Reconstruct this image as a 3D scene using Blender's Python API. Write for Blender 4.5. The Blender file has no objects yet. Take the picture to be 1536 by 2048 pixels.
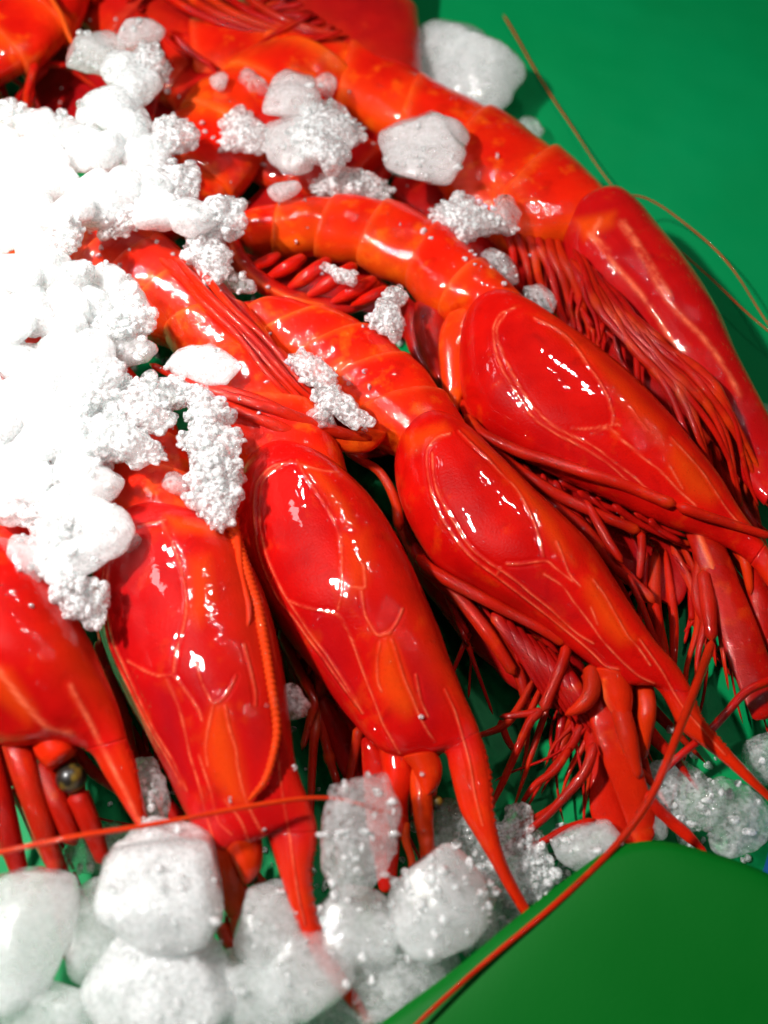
import bpy, bmesh, math, random
import numpy as np
from mathutils import Vector, Matrix

# ------------------------------------------------------------------ camera
S = 0.01                                   # code works in centimetres, the scene in metres
R = math.radians
sc = bpy.context.scene
ELEV, DIST, VFOV = R(60), 32.0, R(50)
TGT = np.array([0.0, 0.0, 2.0])
CAM = TGT + DIST * np.array([0.0, -math.cos(ELEV), math.sin(ELEV)])
FWD = (TGT - CAM) / DIST
RGT = np.array([1.0, 0.0, 0.0])
UPV = np.cross(RGT, FWD)
TH = math.tan(VFOV / 2) / 1024.0
cd = bpy.data.cameras.new('camera')
cam = bpy.data.objects.new('camera', cd)
sc.collection.objects.link(cam)
sc.camera = cam
cd.sensor_fit = 'VERTICAL'
cd.sensor_height = 36.0
cd.angle = VFOV
cd.clip_start, cd.clip_end = 0.01, 50.0
M3 = Matrix(((RGT[0], UPV[0], -FWD[0]), (RGT[1], UPV[1], -FWD[1]), (RGT[2], UPV[2], -FWD[2])))
cam.matrix_world = Matrix.Translation(Vector(CAM * S)) @ M3.to_4x4()
cd.dof.use_dof = True
cd.dof.focus_distance = (DIST - 0.8) * S
cd.dof.aperture_fstop = cd.lens / 1000.0 / 0.0050      # pupil of 5 mm

# ------------------------------------------------------------------ light
w = bpy.data.worlds.new('World')
sc.world = w
w.use_nodes = True
bg = w.node_tree.nodes['Background']
bg.inputs[0].default_value = (0.85, 0.95, 1.0, 1)
bg.inputs[1].default_value = 0.012


def lamp(name, loc, aim, sx, sy, power, col=(1, 1, 1), spread=180):
    l = bpy.data.lights.new(name, 'AREA')
    l.shape = 'RECTANGLE'
    l.size, l.size_y, l.energy, l.color = sx * S, sy * S, power, col
    l.spread = R(spread)
    o = bpy.data.objects.new(name, l)
    sc.collection.objects.link(o)
    o.location = Vector(loc) * S
    o.rotation_euler = (Vector(aim) - Vector(loc)).to_track_quat('-Z', 'Y').to_euler()
    return o


def spot(name, loc, aim, power, size, blend, rad, col=(1, 1, 1)):
    l = bpy.data.lights.new(name, 'SPOT')
    l.energy, l.spot_size, l.spot_blend, l.shadow_soft_size, l.color = power, R(size), blend, rad * S, col
    o = bpy.data.objects.new(name, l)
    sc.collection.objects.link(o)
    o.location = Vector(loc) * S
    o.rotation_euler = (Vector(aim) - Vector(loc)).to_track_quat('-Z', 'Y').to_euler()
    return o


lamp('market_lamp', (-33, -2, 52), (0, -2, 2), 5, 2.2, 5.4, (1.0, 0.985, 0.96))
lamp('market_lamp', (4, 36, 80), (2, 0, 2), 6, 2, 1.1, (1.0, 0.985, 0.96))
lamp('ambient_fill', (-90, 40, 100), (-2, 0, 2), 16, 10, 0.6, (0.97, 0.99, 1.0))  # added fill lamp for soft ambient light, not a ceiling fitting
for lx, ly, lz in ((20, 8, 80), (34, -6, 82), (12, -22, 86), (-6, 26, 76), (28, 34, 84), (-20, -20, 78), (44, 14, 80)):
    lamp('led_lamp', (lx, ly, lz), (0, 0, 2), 1.3, 0.9, 0.09, (1.0, 1.0, 0.98))
spot('counter_spot', (-36, 26, 54), (-14.5, 5.5, 4), 25.0, 25, 1.0, 1.5, (1.0, 0.985, 0.97))

sc.view_settings.view_transform = 'Standard'
sc.view_settings.look = 'None'
sc.view_settings.exposure = 0.0
sc.view_settings.gamma = 1.0
sc.cycles.use_denoising = True
sc.cycles.use_adaptive_sampling = True
sc.cycles.adaptive_threshold = 0.025
sc.cycles.max_bounces = 16
sc.cycles.transmission_bounces = 8
sc.cycles.volume_bounces = 12
sc.cycles.transparent_max_bounces = 24
sc.cycles.caustics_refractive = False
sc.cycles.caustics_reflective = False
sc.cycles.sample_clamp_indirect = 4.0


# ------------------------------------------------------------------ geometry helpers
def at(px, py, z=0.0):
    """pixel of the 1536x2048 photograph -> point at height z (cm)"""
    ray = FWD + RGT * ((px - 768) * TH) + UPV * (-(py - 1024) * TH)
    return CAM + ray * ((z - CAM[2]) / ray[2])


def proj(P):
    rel = P - CAM
    d = rel @ FWD
    return np.stack([768 + (rel @ RGT) / d / TH, 1024 - (rel @ UPV) / d / TH], 1)


def px2cm(px, z=2.0):
    return px * TH * (CAM[2] - z) / math.sin(ELEV)


def spline(pts, n):
    """Catmull-Rom through pts, resampled to n points evenly by length"""
    p = np.asarray(pts, float)
    if len(p) == 2:
        return p[0] + (p[1] - p[0]) * np.linspace(0, 1, n)[:, None]
    q = np.vstack([2 * p[0] - p[1], p, 2 * p[-1] - p[-2]])
    out = []
    for i in range(1, len(q) - 2):
        t = np.linspace(0, 1, 16, endpoint=False)[:, None]
        a, b, c, d = q[i - 1], q[i], q[i + 1], q[i + 2]
        out.append(0.5 * (2 * b + (c - a) * t + (2 * a - 5 * b + 4 * c - d) * t * t + (3 * b - a - 3 * c + d) * t ** 3))
    out = np.vstack(out + [p[-1:]])
    L = np.r_[0, np.cumsum(np.linalg.norm(np.diff(out, axis=0), axis=1))]
    s = np.linspace(0, L[-1], n)
    return np.stack([np.interp(s, L, out[:, k]) for k in range(p.shape[1])], 1)


def sst(a, b, x):
    t = np.clip((x - a) / (b - a), 0, 1)
    return t * t * (3 - 2 * t)


def mesh_obj(name, V, F, mat, root=None, attrs=None, parent=None, data_only=False):
    """V in cm (world); root: Empty whose location the vertices are taken relative to"""
    origin = np.array(root['o']) if root is not None else np.mean(V, 0)
    me = bpy.data.meshes.new(name)
    V = (np.asarray(V) - origin) * S
    F = np.asarray(F, np.int32)
    k = F.shape[1]
    me.vertices.add(len(V))
    me.vertices.foreach_set('co', V.astype(np.float32).ravel())
    me.loops.add(F.size)
    me.loops.foreach_set('vertex_index', F.ravel())
    me.polygons.add(len(F))
    me.polygons.foreach_set('loop_start', np.arange(0, F.size, k, dtype=np.int32))
    me.polygons.foreach_set('loop_total', np.full(len(F), k, np.int32))
    me.polygons.foreach_set('use_smooth', np.ones(len(F), bool))
    me.update(calc_edges=True)
    me.validate()
    for an, av in (attrs or {}).items():
        a = me.attributes.new(an, 'FLOAT', 'POINT')
        a.data.foreach_set('value', np.asarray(av, np.float32))
    me.materials.append(mat)
    o = bpy.data.objects.new(name, me)
    sc.collection.objects.link(o)
    if root is not None:
        o.parent = parent if parent is not None else root
    else:
        o.location = Vector(origin * S)
    return o


def grid_faces(n, m, closed=True):
    i, j = np.meshgrid(np.arange(n - 1), np.arange(m if closed else m - 1), indexing='ij')
    j2 = (j + 1) % m
    return np.stack([i * m + j, i * m + j2, (i + 1) * m + j2, (i + 1) * m + j], -1).reshape(-1, 4)


def vertex_normals(G):
    du = np.gradient(G, axis=0)
    dv = np.roll(G, -1, 1) - np.roll(G, 1, 1)
    n = np.cross(du, dv)
    n /= np.linalg.norm(n, axis=2, keepdims=True) + 1e-9
    return n


def smooth(a, frac=0.09):
    k = max(1, int(len(a) * frac))
    w_ = np.hanning(2 * k + 3)[1:-1]
    w_ /= w_.sum()
    pad = np.r_[2 * a[0] - a[k:0:-1], a, 2 * a[-1] - a[-2:-k - 2:-1]] if len(a) > k + 1 else a
    return np.convolve(pad, w_, 'valid') if len(pad) > len(a) else a


def loft(D, V, wfun, nst=60, nth=40, ex=2.2, zD=2.0, zV=2.0):
    """closed skin between a dorsal and a ventral pixel line; wfun(t) half thickness in cm.
    zD, zV: height or list of heights along the line"""
    t = np.linspace(0, 1, nst)
    if len(D) == len(V) and len(D) > 7:       # paired stations
        dv = spline(np.hstack([np.asarray(D, float), np.asarray(V, float)]), nst)
        d2, v2 = dv[:, :2], dv[:, 2:]
    else:
        d2, v2 = spline(D, nst), spline(V, nst)
    zd = np.interp(t, np.linspace(0, 1, np.size(zD)), np.atleast_1d(zD))
    zv = np.interp(t, np.linspace(0, 1, np.size(zV)), np.atleast_1d(zV))
    zd, zv = smooth(zd), smooth(zv)
    Dw = np.array([at(a[0], a[1], z) for a, z in zip(d2, zd)])
    Vw = np.array([at(a[0], a[1], z) for a, z in zip(v2, zv)])
    M, H = (Dw + Vw) / 2, (Dw - Vw) / 2
    ax = np.gradient(M, axis=0)
    nn = np.cross(ax, H)
    nn /= np.linalg.norm(nn, axis=1, keepdims=True) + 1e-9
    nn *= np.sign(nn[:, 2:3] + 1e-9)
    nn = np.stack([smooth(nn[:, c]) for c in range(3)], 1)
    nn /= np.linalg.norm(nn, axis=1, keepdims=True)
    th = np.linspace(0, 2 * np.pi, nth, endpoint=False)
    if nth > 90:      # most of the rings' points on the side that shows
        n1 = int(nth * 0.76)
        th = np.r_[np.linspace(-0.25, np.pi + 0.25, n1, endpoint=False), np.linspace(np.pi + 0.25, 2 * np.pi - 0.25, nth - n1, endpoint=False)]
    c, s = np.cos(th), np.sin(th)
    c = np.sign(c) * np.abs(c) ** (2 / ex)
    s = np.sign(s) * np.abs(s) ** (2 / ex)
    ww = np.asarray(wfun(t))
    G = M[:, None] + H[:, None] * c[None, :, None] + nn[:, None] * (ww[:, None] * s[None])[:, :, None]
    return G, t, th, M


def orient(G):
    n = vertex_normals(G)
    C = G.mean(1, keepdims=True)
    return n if np.sum(n * (G - C)) > 0 else -n


WET = []          # places on the shells where water beads sit: (points, normals, weight)


def finish(G, name, mat, root, attrs=None, parent=None):
    n, m = G.shape[:2]
    V = np.vstack([G.reshape(-1, 3), G[0].mean(0), G[-1].mean(0)])
    F = grid_faces(n, m)
    a, b = n * m, n * m + 1
    j = np.arange(m)
    j2 = (j + 1) % m
    caps = np.vstack([np.stack([np.full(m, a), j2, j, j], 1), np.stack([np.full(m, b), (n - 1) * m + j, (n - 1) * m + j2, (n - 1) * m + j2], 1)])
    # caps as real triangles: fold into separate face list through bmesh-free path
    nrm = vertex_normals(G)
    flip = np.sum(nrm * (G - G.mean(1, keepdims=True))) > 0
    tri = np.vstack([F[:, [0, 1, 2]], F[:, [0, 2, 3]], caps[:, :3]])
    # grid order (i,j),(i,j+1): its normal is dv x du, the opposite of nrm
    if flip:
        tri = tri[:, ::-1]
    if name in ('carapace', 'abdomen_segment', 'leg', 'rostrum', 'swimmeret', 'mouthpart', 'antennal_scale', 'feeler_base'):
        no = nrm if flip else -nrm
        k = (no[:, :, 2] > 0.25)
        rg = np.asarray(attrs['ridge']).reshape(n, m) if attrs else np.zeros((n, m))
        ar = np.linalg.norm(np.cross(np.gradient(G, axis=0), np.gradient(G, axis=1)), axis=2)
        WET.append((G[k], no[k], (ar * (0.35 + 6.0 * rg) * (1.0 if name == 'carapace' else 1.8))[k]))
    at2 = None
    if attrs:
        at2 = {k: np.r_[np.asarray(v).reshape(-1), 0, 0] for k, v in attrs.items()}
    return mesh_obj(name, V, tri, mat, root, at2, parent)


def dist_to(P, lines, step=2.5):
    """distance of points P (n,2) to a set of pixel polylines"""
    best = np.full(len(P), 1e9)
    for ln in lines:
        a = np.asarray(ln, float)
        L = np.sum(np.linalg.norm(np.diff(a, axis=0), axis=1))
        q = spline(a, max(4, int(L / step)))
        lo, hi = q.min(0) - 40, q.max(0) + 40
        k = np.where((P[:, 0] > lo[0]) & (P[:, 0] < hi[0]) & (P[:, 1] > lo[1]) & (P[:, 1] < hi[1]))[0]
        for c0 in range(0, len(k), 4000):
            kk = k[c0:c0 + 4000]
            d = np.min(np.sum((P[kk, None] - q[None]) ** 2, 2), 1)
            best[kk] = np.minimum(best[kk], np.sqrt(d))
    return best


def in_poly(P, poly, soft=10.0):
    """soft membership of pixels in a polygon"""
    poly = np.asarray(poly, float)
    x, y = P[:, 0], P[:, 1]
    ins = np.zeros(len(P), bool)
    d2 = np.full(len(P), 1e9)
    n = len(poly)
    for i in range(n):
        a, b = poly[i], poly[(i + 1) % n]
        cond = (a[1] > y) != (b[1] > y)
        xs = a[0] + (y - a[1]) / (b[1] - a[1] + 1e-9) * (b[0] - a[0])
        ins ^= cond & (x < xs)
        e = b - a
        tt = np.clip(((P - a) @ e) / (e @ e), 0, 1)
        d2 = np.minimum(d2, np.sum((P - (a + tt[:, None] * e)) ** 2, 1))
    sd = np.sqrt(d2) * np.where(ins, 1, -1)
    return sst(-soft, soft, sd)


def wob(P, seed, f=1.0, octv=3):
    """cheap smooth noise in space, about -1..1"""
    rs = np.random.RandomState(seed)
    o = np.zeros(len(P))
    for k in range(octv):
        for _ in range(4):
            d = rs.normal(size=3)
            d /= np.linalg.norm(d)
            o += np.sin(P @ d * f * 2 ** k * (0.7 + 0.6 * rs.rand()) + rs.rand() * 6.28) / 2 ** k / 4
    return o


# ------------------------------------------------------------------ materials
def nodes(name):
    m = bpy.data.materials.new(name)
    m.use_nodes = True
    nt = m.node_tree
    return m, nt, nt.nodes['Principled BSDF']


def N(nt, t, **kw):
    n = nt.nodes.new(t)
    for k, v in kw.items():
        if k.startswith('i_'):
            n.inputs[int(k[2:]) if k[2:].isdigit() else k[2:].replace('_', ' ')].default_value = v
        else:
            setattr(n, k, v)
    return n


def L(nt, a, b):
    nt.links.new(a, b)


def coords(nt, scale=100.0):
    tc = N(nt, 'ShaderNodeTexCoord')
    mp = N(nt, 'ShaderNodeMapping')
    mp.inputs['Scale'].default_value = (scale,) * 3
    L(nt, tc.outputs['Object'], mp.inputs[0])
    return mp.outputs[0]


def noise(nt, co, scale, detail=3, rough=0.5, dist=0.0):
    n = N(nt, 'ShaderNodeTexNoise')
    n.inputs['Scale'].default_value = scale
    n.inputs['Detail'].default_value = detail
    n.inputs['Roughness'].default_value = rough
    n.inputs['Distortion'].default_value = dist
    L(nt, co, n.inputs['Vector'])
    return n.outputs['Fac']


def ramp(nt, fac, stops):
    r = N(nt, 'ShaderNodeValToRGB')
    e = r.color_ramp.elements
    while len(e) < len(stops):
        e.new(0.5)
    for k, (p, c) in enumerate(stops):
        e[k].position = p
        e[k].color = (c, c, c, 1) if not isinstance(c, tuple) else c + (1,)
    L(nt, fac, r.inputs[0])
    return r.outputs[0]


def mixc(nt, f, a, b):
    m = N(nt, 'ShaderNodeMix', data_type='RGBA')
    for sock, v in ((m.inputs[0], f), (m.inputs[6], a), (m.inputs[7], b)):
        if hasattr(v, 'is_linked'):
            L(nt, v, sock)
        elif isinstance(v, tuple):
            sock.default_value = v + (1,)
        else:
            sock.default_value = v
    return m.outputs[2]


def math_(nt, op, a, b=0.0):
    m = N(nt, 'ShaderNodeMath', operation=op)
    for sock, v in ((m.inputs[0], a), (m.inputs[1], b)):
        if hasattr(v, 'is_linked'):
            L(nt, v, sock)
        else:
            sock.default_value = v
    return m.outputs[0]


def attr(nt, name):
    return N(nt, 'ShaderNodeAttribute', attribute_name=name).outputs['Fac']


def shell_material(name, deep, bright, orange, wet=1.0, sss=0.12, rough=0.2, grit=0.0, mot=0.0):
    m, nt, b = nodes(name)
    co = coords(nt)
    big = ramp(nt, noise(nt, co, 0.45, 3, 0.55), [(0.35, 0.0), (0.65, 1.0)])
    col = mixc(nt, big, deep, bright)
    col = mixc(nt, ramp(nt, noise(nt, co, 1.1, 4, 0.6), [(0.58 - 0.08 * mot, 0.0), (0.80 - 0.10 * mot, 0.55 + 0.3 * mot)]), col, orange)
    col = mixc(nt, ramp(nt, noise(nt, co, 0.8, 5, 0.65, 0.5), [(0.56, 0.0), (0.72, 0.55)]), col, tuple(c * 0.62 for c in deep))
    col = mixc(nt, attr(nt, 'purple'), col, (0.30, 0.0045, 0.009))
    col = mixc(nt, attr(nt, 'orange'), col, orange)
    col = mixc(nt, math_(nt, 'MULTIPLY', attr(nt, 'ridge'), ramp(nt, noise(nt, co, 1.9, 3, 0.6), [(0.36, 0.12), (0.62, 0.85)])), col, (0.86, 0.16, 0.07))
    speck = ramp(nt, noise(nt, co, 22, 2, 0.5), [(0.62, 0.0), (0.72, 0.35)])
    col = mixc(nt, speck, col, tuple(c * 0.55 for c in deep))
    L(nt, col, b.inputs['Base Color'])
    b.inputs['Roughness'].default_value = rough + 0.12
    b.inputs['IOR'].default_value = 1.45
    b.inputs['Specular IOR Level'].default_value = 0.03
    b.inputs['Subsurface Weight'].default_value = sss
    b.inputs['Subsurface Radius'].default_value = (1.0, 0.12, 0.05)
    b.inputs['Subsurface Scale'].default_value = 0.004
    b.inputs['Coat Weight'].default_value = 1.0 * wet
    b.inputs['Coat Roughness'].default_value = 0.025
    b.inputs['Coat IOR'].default_value = 1.40
    # wet film: broad undulation that breaks the lamps' reflections, and scattered droplets
    patch = ramp(nt, noise(nt, co, 0.7, 3, 0.6), [(0.44 - 0.25 * grit, 0.0), (0.62 - 0.25 * grit, 1.0)])
    patch = math_(nt, 'MULTIPLY', patch, math_(nt, 'SUBTRACT', 1.0, attr(nt, 'smooth')))
    v = N(nt, 'ShaderNodeTexVoronoi', feature='F1')
    v.inputs['Scale'].default_value = 6.5
    L(nt, co, v.inputs['Vector'])
    sep = N(nt, 'ShaderNodeSeparateColor')
    L(nt, v.outputs['Color'], sep.inputs[0])
    some = math_(nt, 'GREATER_THAN', sep.outputs[0], 0.62 - 0.3 * grit)
    drops = math_(nt, 'MULTIPLY', ramp(nt, v.outputs['Distance'], [(0.0, 1.0), (0.18, 0.82), (0.34, 0.0)]), some)
    h = math_(nt, 'MULTIPLY', math_(nt, 'MULTIPLY', drops, patch), 0.9)
    h = math_(nt, 'ADD', h, math_(nt, 'MULTIPLY', noise(nt, co, 1.5, 2, 0.5, 0.6), math_(nt, 'SUBTRACT', 0.55, math_(nt, 'MULTIPLY', attr(nt, 'smooth'), 0.35))))
    fine = math_(nt, 'MULTIPLY', noise(nt, co, 10.0, 3, 0.6), patch)
    h = math_(nt, 'ADD', h, math_(nt, 'MULTIPLY', fine, 0.16 + 0.3 * grit))
    bp = N(nt, 'ShaderNodeBump')
    bp.inputs['Strength'].default_value = 0.9
    bp.inputs['Distance'].default_value = 0.0009
    L(nt, h, bp.inputs['Height'])
    L(nt, bp.outputs[0], b.inputs['Coat Normal'])
    bp2 = N(nt, 'ShaderNodeBump')
    bp2.inputs['Strength'].default_value = 0.25
    bp2.inputs['Distance'].default_value = 0.0005
    L(nt, noise(nt, co, 16.0, 3, 0.6), bp2.inputs['Height'])
    L(nt, bp2.outputs[0], b.inputs['Normal'])
    return m


SHELL = shell_material('prawn_shell', (0.40, 0.0020, 0.0018), (0.62, 0.0050, 0.0022), (0.72, 0.062, 0.003))
TAIL = shell_material('prawn_tail_shell', (0.52, 0.0040, 0.0022), (0.74, 0.012, 0.0024), (0.86, 0.13, 0.005), 1.0, 0.12, 0.2, 0.1, 0.55)
LEG = shell_material('prawn_leg', (0.26, 0.0022, 0.0018), (0.50, 0.0065, 0.0024), (0.74, 0.07, 0.004), 1.0, 0.12, 0.24, 0.8)
BLADE = shell_material('prawn_blade', (0.36, 0.0035, 0.0024), (0.58, 0.013, 0.0024), (0.70, 0.08, 0.003), 0.9, 0.15, 0.22, 0.3)
FEELER = shell_material('prawn_feeler', (0.50, 0.009, 0.0030), (0.64, 0.026, 0.0040), (0.70, 0.10, 0.010), 0.6, 0.05, 0.3)

m, nt, b = nodes('prawn_eye')
EYE = m
b.inputs['Base Color'].default_value = (0.012, 0.009, 0.006, 1)
b.inputs['Roughness'].default_value = 0.4
b.inputs['Coat Weight'].default_value = 0.3
b.inputs['Coat Roughness'].default_value = 0.2
co = coords(nt)
L(nt, mixc(nt, ramp(nt, noise(nt, co, 1.6, 2), [(0.5, 0.0), (0.7, 1.0)]), (0.012, 0.009, 0.006), (0.30, 0.18, 0.01)), b.inputs['Base Color'])


def ice_material(name, lo, hi, base, bump, bscale, rough, dens=250.0, sss=0.004, gloss=1.6, bd=0.0008, fw=0.35, fs=6.5, sharp=0.10):
    m, nt, b = nodes(name)
    co = coords(nt)
    cl = math_(nt, 'ADD', math_(nt, 'MULTIPLY', noise(nt, co, 1.4, 4, 0.62, 0.4), 1 - fw), math_(nt, 'MULTIPLY', noise(nt, co, fs, 3, 0.6), fw))
    b.inputs['Base Color'].default_value = base + (1,)
    b.inputs['Roughness'].default_value = rough + 0.1
    b.inputs['IOR'].default_value = 1.31
    b.inputs['Subsurface Weight'].default_value = 1.0
    b.inputs['Subsurface Radius'].default_value = (0.9, 1.0, 1.0)
    b.inputs['Subsurface Scale'].default_value = sss
    b.inputs['Coat Weight'].default_value = 0.6
    b.inputs['Coat Roughness'].default_value = 0.07
    v = N(nt, 'ShaderNodeTexVoronoi', feature='F1')
    v.inputs['Scale'].default_value = bscale
    L(nt, co, v.inputs['Vector'])
    h = math_(nt, 'ADD', math_(nt, 'MULTIPLY', v.outputs['Distance'], -1.0), noise(nt, co, bscale * 2.2, 3, 0.6))
    bp = N(nt, 'ShaderNodeBump')
    bp.inputs['Strength'].default_value = bump
    bp.inputs['Distance'].default_value = bd
    L(nt, h, bp.inputs['Height'])
    for k in ('Normal', 'Coat Normal'):
        L(nt, bp.outputs[0], b.inputs[k])
    tr = N(nt, 'ShaderNodeBsdfTransparent')
    tr.inputs[0].default_value = (0.985, 0.995, 0.99, 1)
    gs = N(nt, 'ShaderNodeBsdfGlossy')
    gs.inputs['Roughness'].default_value = rough
    L(nt, bp.outputs[0], gs.inputs['Normal'])
    fr = N(nt, 'ShaderNodeFresnel')
    fr.inputs[0].default_value = 1.31
    L(nt, bp.outputs[0], fr.inputs['Normal'])
    m1 = N(nt, 'ShaderNodeMixShader')
    front = math_(nt, 'SUBTRACT', 1.0, N(nt, 'ShaderNodeNewGeometry').outputs['Backfacing'])
    L(nt, math_(nt, 'MULTIPLY', math_(nt, 'MULTIPLY', fr.outputs[0], gloss), front), m1.inputs[0])
    L(nt, tr.outputs[0], m1.inputs[1])
    L(nt, gs.outputs[0], m1.inputs[2])
    m2 = N(nt, 'ShaderNodeMixShader')
    L(nt, ramp(nt, cl, [(0.5 - sharp, lo), (0.5 + sharp, hi)]), m2.inputs[0])
    L(nt, b.outputs[0], m2.inputs[1])
    L(nt, m1.outputs[0], m2.inputs[2])
    L(nt, m2.outputs[0], nt.nodes['Material Output'].inputs['Surface'])
    vs = N(nt, 'ShaderNodeVolumeScatter')
    vs.inputs['Color'].default_value = (0.985, 0.995, 0.992, 1)
    vs.inputs['Density'].default_value = dens
    vs.inputs['Anisotropy'].default_value = 0.2
    L(nt, vs.outputs[0], nt.nodes['Material Output'].inputs['Volume'])
    return m


ICE = {
    'milky': ice_material('milky_ice', 0.66, 0.98, (0.95, 0.985, 0.97), 0.25, 5.0, 0.05, 190.0, 0.003, 2.8, 0.0008, 0.35, 7.0, 0.14),
    'grain': ice_material('granular_ice', 0.22, 0.99, (0.98, 0.99, 0.985), 0.5, 8.0, 0.03, 120.0, 0.0015, 3.5, 0.0014, 0.62, 8.0, 0.07),
    'white': ice_material('white_ice', 0.35, 0.85, (0.98, 0.985, 0.985), 0.40, 6.0, 0.05, 330.0, 0.003, 2.6, 0.0010, 0.5, 8.0, 0.10),
    'clear': ice_material('clear_ice', 0.72, 0.995, (0.92, 0.96, 0.95), 0.60, 4.5, 0.03, 70.0, 0.003, 3.2, 0.0012, 0.5, 7.0, 0.09),
}


def plastic(name, c1, c2, rough, bumpd=0.002):
    m, nt, b = nodes(name)
    co = coords(nt)
    L(nt, mixc(nt, noise(nt, co, 0.12, 3, 0.5), c1, c2), b.inputs['Base Color'])
    L(nt, ramp(nt, noise(nt, co, 0.5, 4, 0.6), [(0.3, rough), (0.7, rough + 0.14)]), b.inputs['Roughness'])
    bp = N(nt, 'ShaderNodeBump')
    b.inputs['Specular IOR Level'].default_value = 0.12
    bp.inputs['Strength'].default_value = 0.2
    bp.inputs['Distance'].default_value = bumpd
    L(nt, math_(nt, 'ADD', noise(nt, co, 0.22, 2), math_(nt, 'MULTIPLY', noise(nt, co, 9.0, 3), 0.03)), bp.inputs['Height'])
    L(nt, bp.outputs[0], b.inputs['Normal'])
    return m


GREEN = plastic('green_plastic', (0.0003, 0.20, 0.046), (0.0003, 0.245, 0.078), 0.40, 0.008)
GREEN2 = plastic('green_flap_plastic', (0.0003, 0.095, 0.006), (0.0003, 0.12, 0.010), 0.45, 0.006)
BLUE = plastic('blue_plastic', (0.005, 0.06, 0.22), (0.006, 0.08, 0.28), 0.35, 0.01)


# ------------------------------------------------------------------ setting
def tag(o, label, cat, group=None, kind=None):
    if label:
        o['label'] = label
    if cat:
        o['category'] = cat
    if group:
        o['group'] = group
    if kind:
        o['kind'] = kind


n_ = 120
gx, gy = np.meshgrid(np.linspace(-70, 70, n_), np.linspace(-50, 90, n_), indexing='ij')
gz = 0.25 * np.sin(gx * 0.22 + 0.6 * np.sin(gy * 0.13)) + 0.2 * np.sin(gy * 0.27 + gx * 0.07 + 1.0)
gv = np.stack([gx, gy, gz - 0.3], -1).reshape(-1, 3)
gf = grid_faces(n_, n_, False)
o = mesh_obj('counter_sheet', gv, gf[:, [0, 3, 2, 1]], GREEN)
tag(o, 'green plastic sheet covering the fish counter under the prawns and ice', None, kind='structure')

# raised flap of green plastic, nearest the camera, with a rolled edge
edge = spline([(690, 2110), (770, 2040), (900, 1945), (1030, 1838), (1140, 1752), (1225, 1697), (1320, 1682), (1430, 1708), (1540, 1748), (1700, 1830)], 80)
rows = []
for k in range(26):
    u = k / 25
    zz = 3.0 - 0.9 * u
    # roll the rim over at the start
    roll = math.exp(-u * 9)
    off = np.array([380 * u, 520 * u])
    rows.append([at(e[0] + off[0], e[1] + off[1], zz - 0.35 * roll + 0.35 * math.sin(i / 80 * 3.1) - 0.2) for i, e in enumerate(edge)])
FL = np.array(rows)
top = FL.reshape(-1, 3)
bot = top - np.array([0, 0, 0.16])
nr, nc = FL.shape[:2]
f1 = grid_faces(nr, nc, False)
ff = [f1, f1[:, ::-1] + len(top)]
bd = list(range(nc)) + [r_ * nc + nc - 1 for r_ in range(1, nr)] + [(nr - 1) * nc + c_ for c_ in range(nc - 2, -1, -1)] + [r_ * nc for r_ in range(nr - 2, 0, -1)]
bd = np.array(bd)
b2 = np.roll(bd, -1)
ff.append(np.stack([bd, bd + len(top), b2 + len(top), b2], 1))
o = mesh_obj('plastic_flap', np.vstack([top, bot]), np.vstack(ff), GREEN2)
tag(o, 'smooth green plastic flap with rounded rim standing up in front of the ice', 'flap')

# blue plastic corner beyond the flap
bb = []
G, t, th, M = loft([(1590, 1560), (1560, 1640), (1530, 1740), (1500, 1800)], [(1640, 1600), (1660, 1680), (1640, 1780), (1600, 1840)],
                   lambda t: 0.5 * np.ones_like(t), 30, 28, 5, 1.2, 1.2)
G2 = finish(G, 'blue_tray_corner', BLUE, None)
tag(G2, 'blurred blue plastic tray corner at the right edge behind the green flap', 'tray')


# ------------------------------------------------------------------ prawns
def prawn(px, py, z, label, group='deep red prawns laid side by side'):
    p = at(px, py, z)
    e = bpy.data.objects.new('prawn', None)
    sc.collection.objects.link(e)
    e['o'] = list(p)
    e.location = Vector(p * S)
    e.empty_display_size = 0.01
    tag(e, label, 'prawn', group)
    return e


def zero(G):
    return np.zeros(G.shape[:2])


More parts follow.
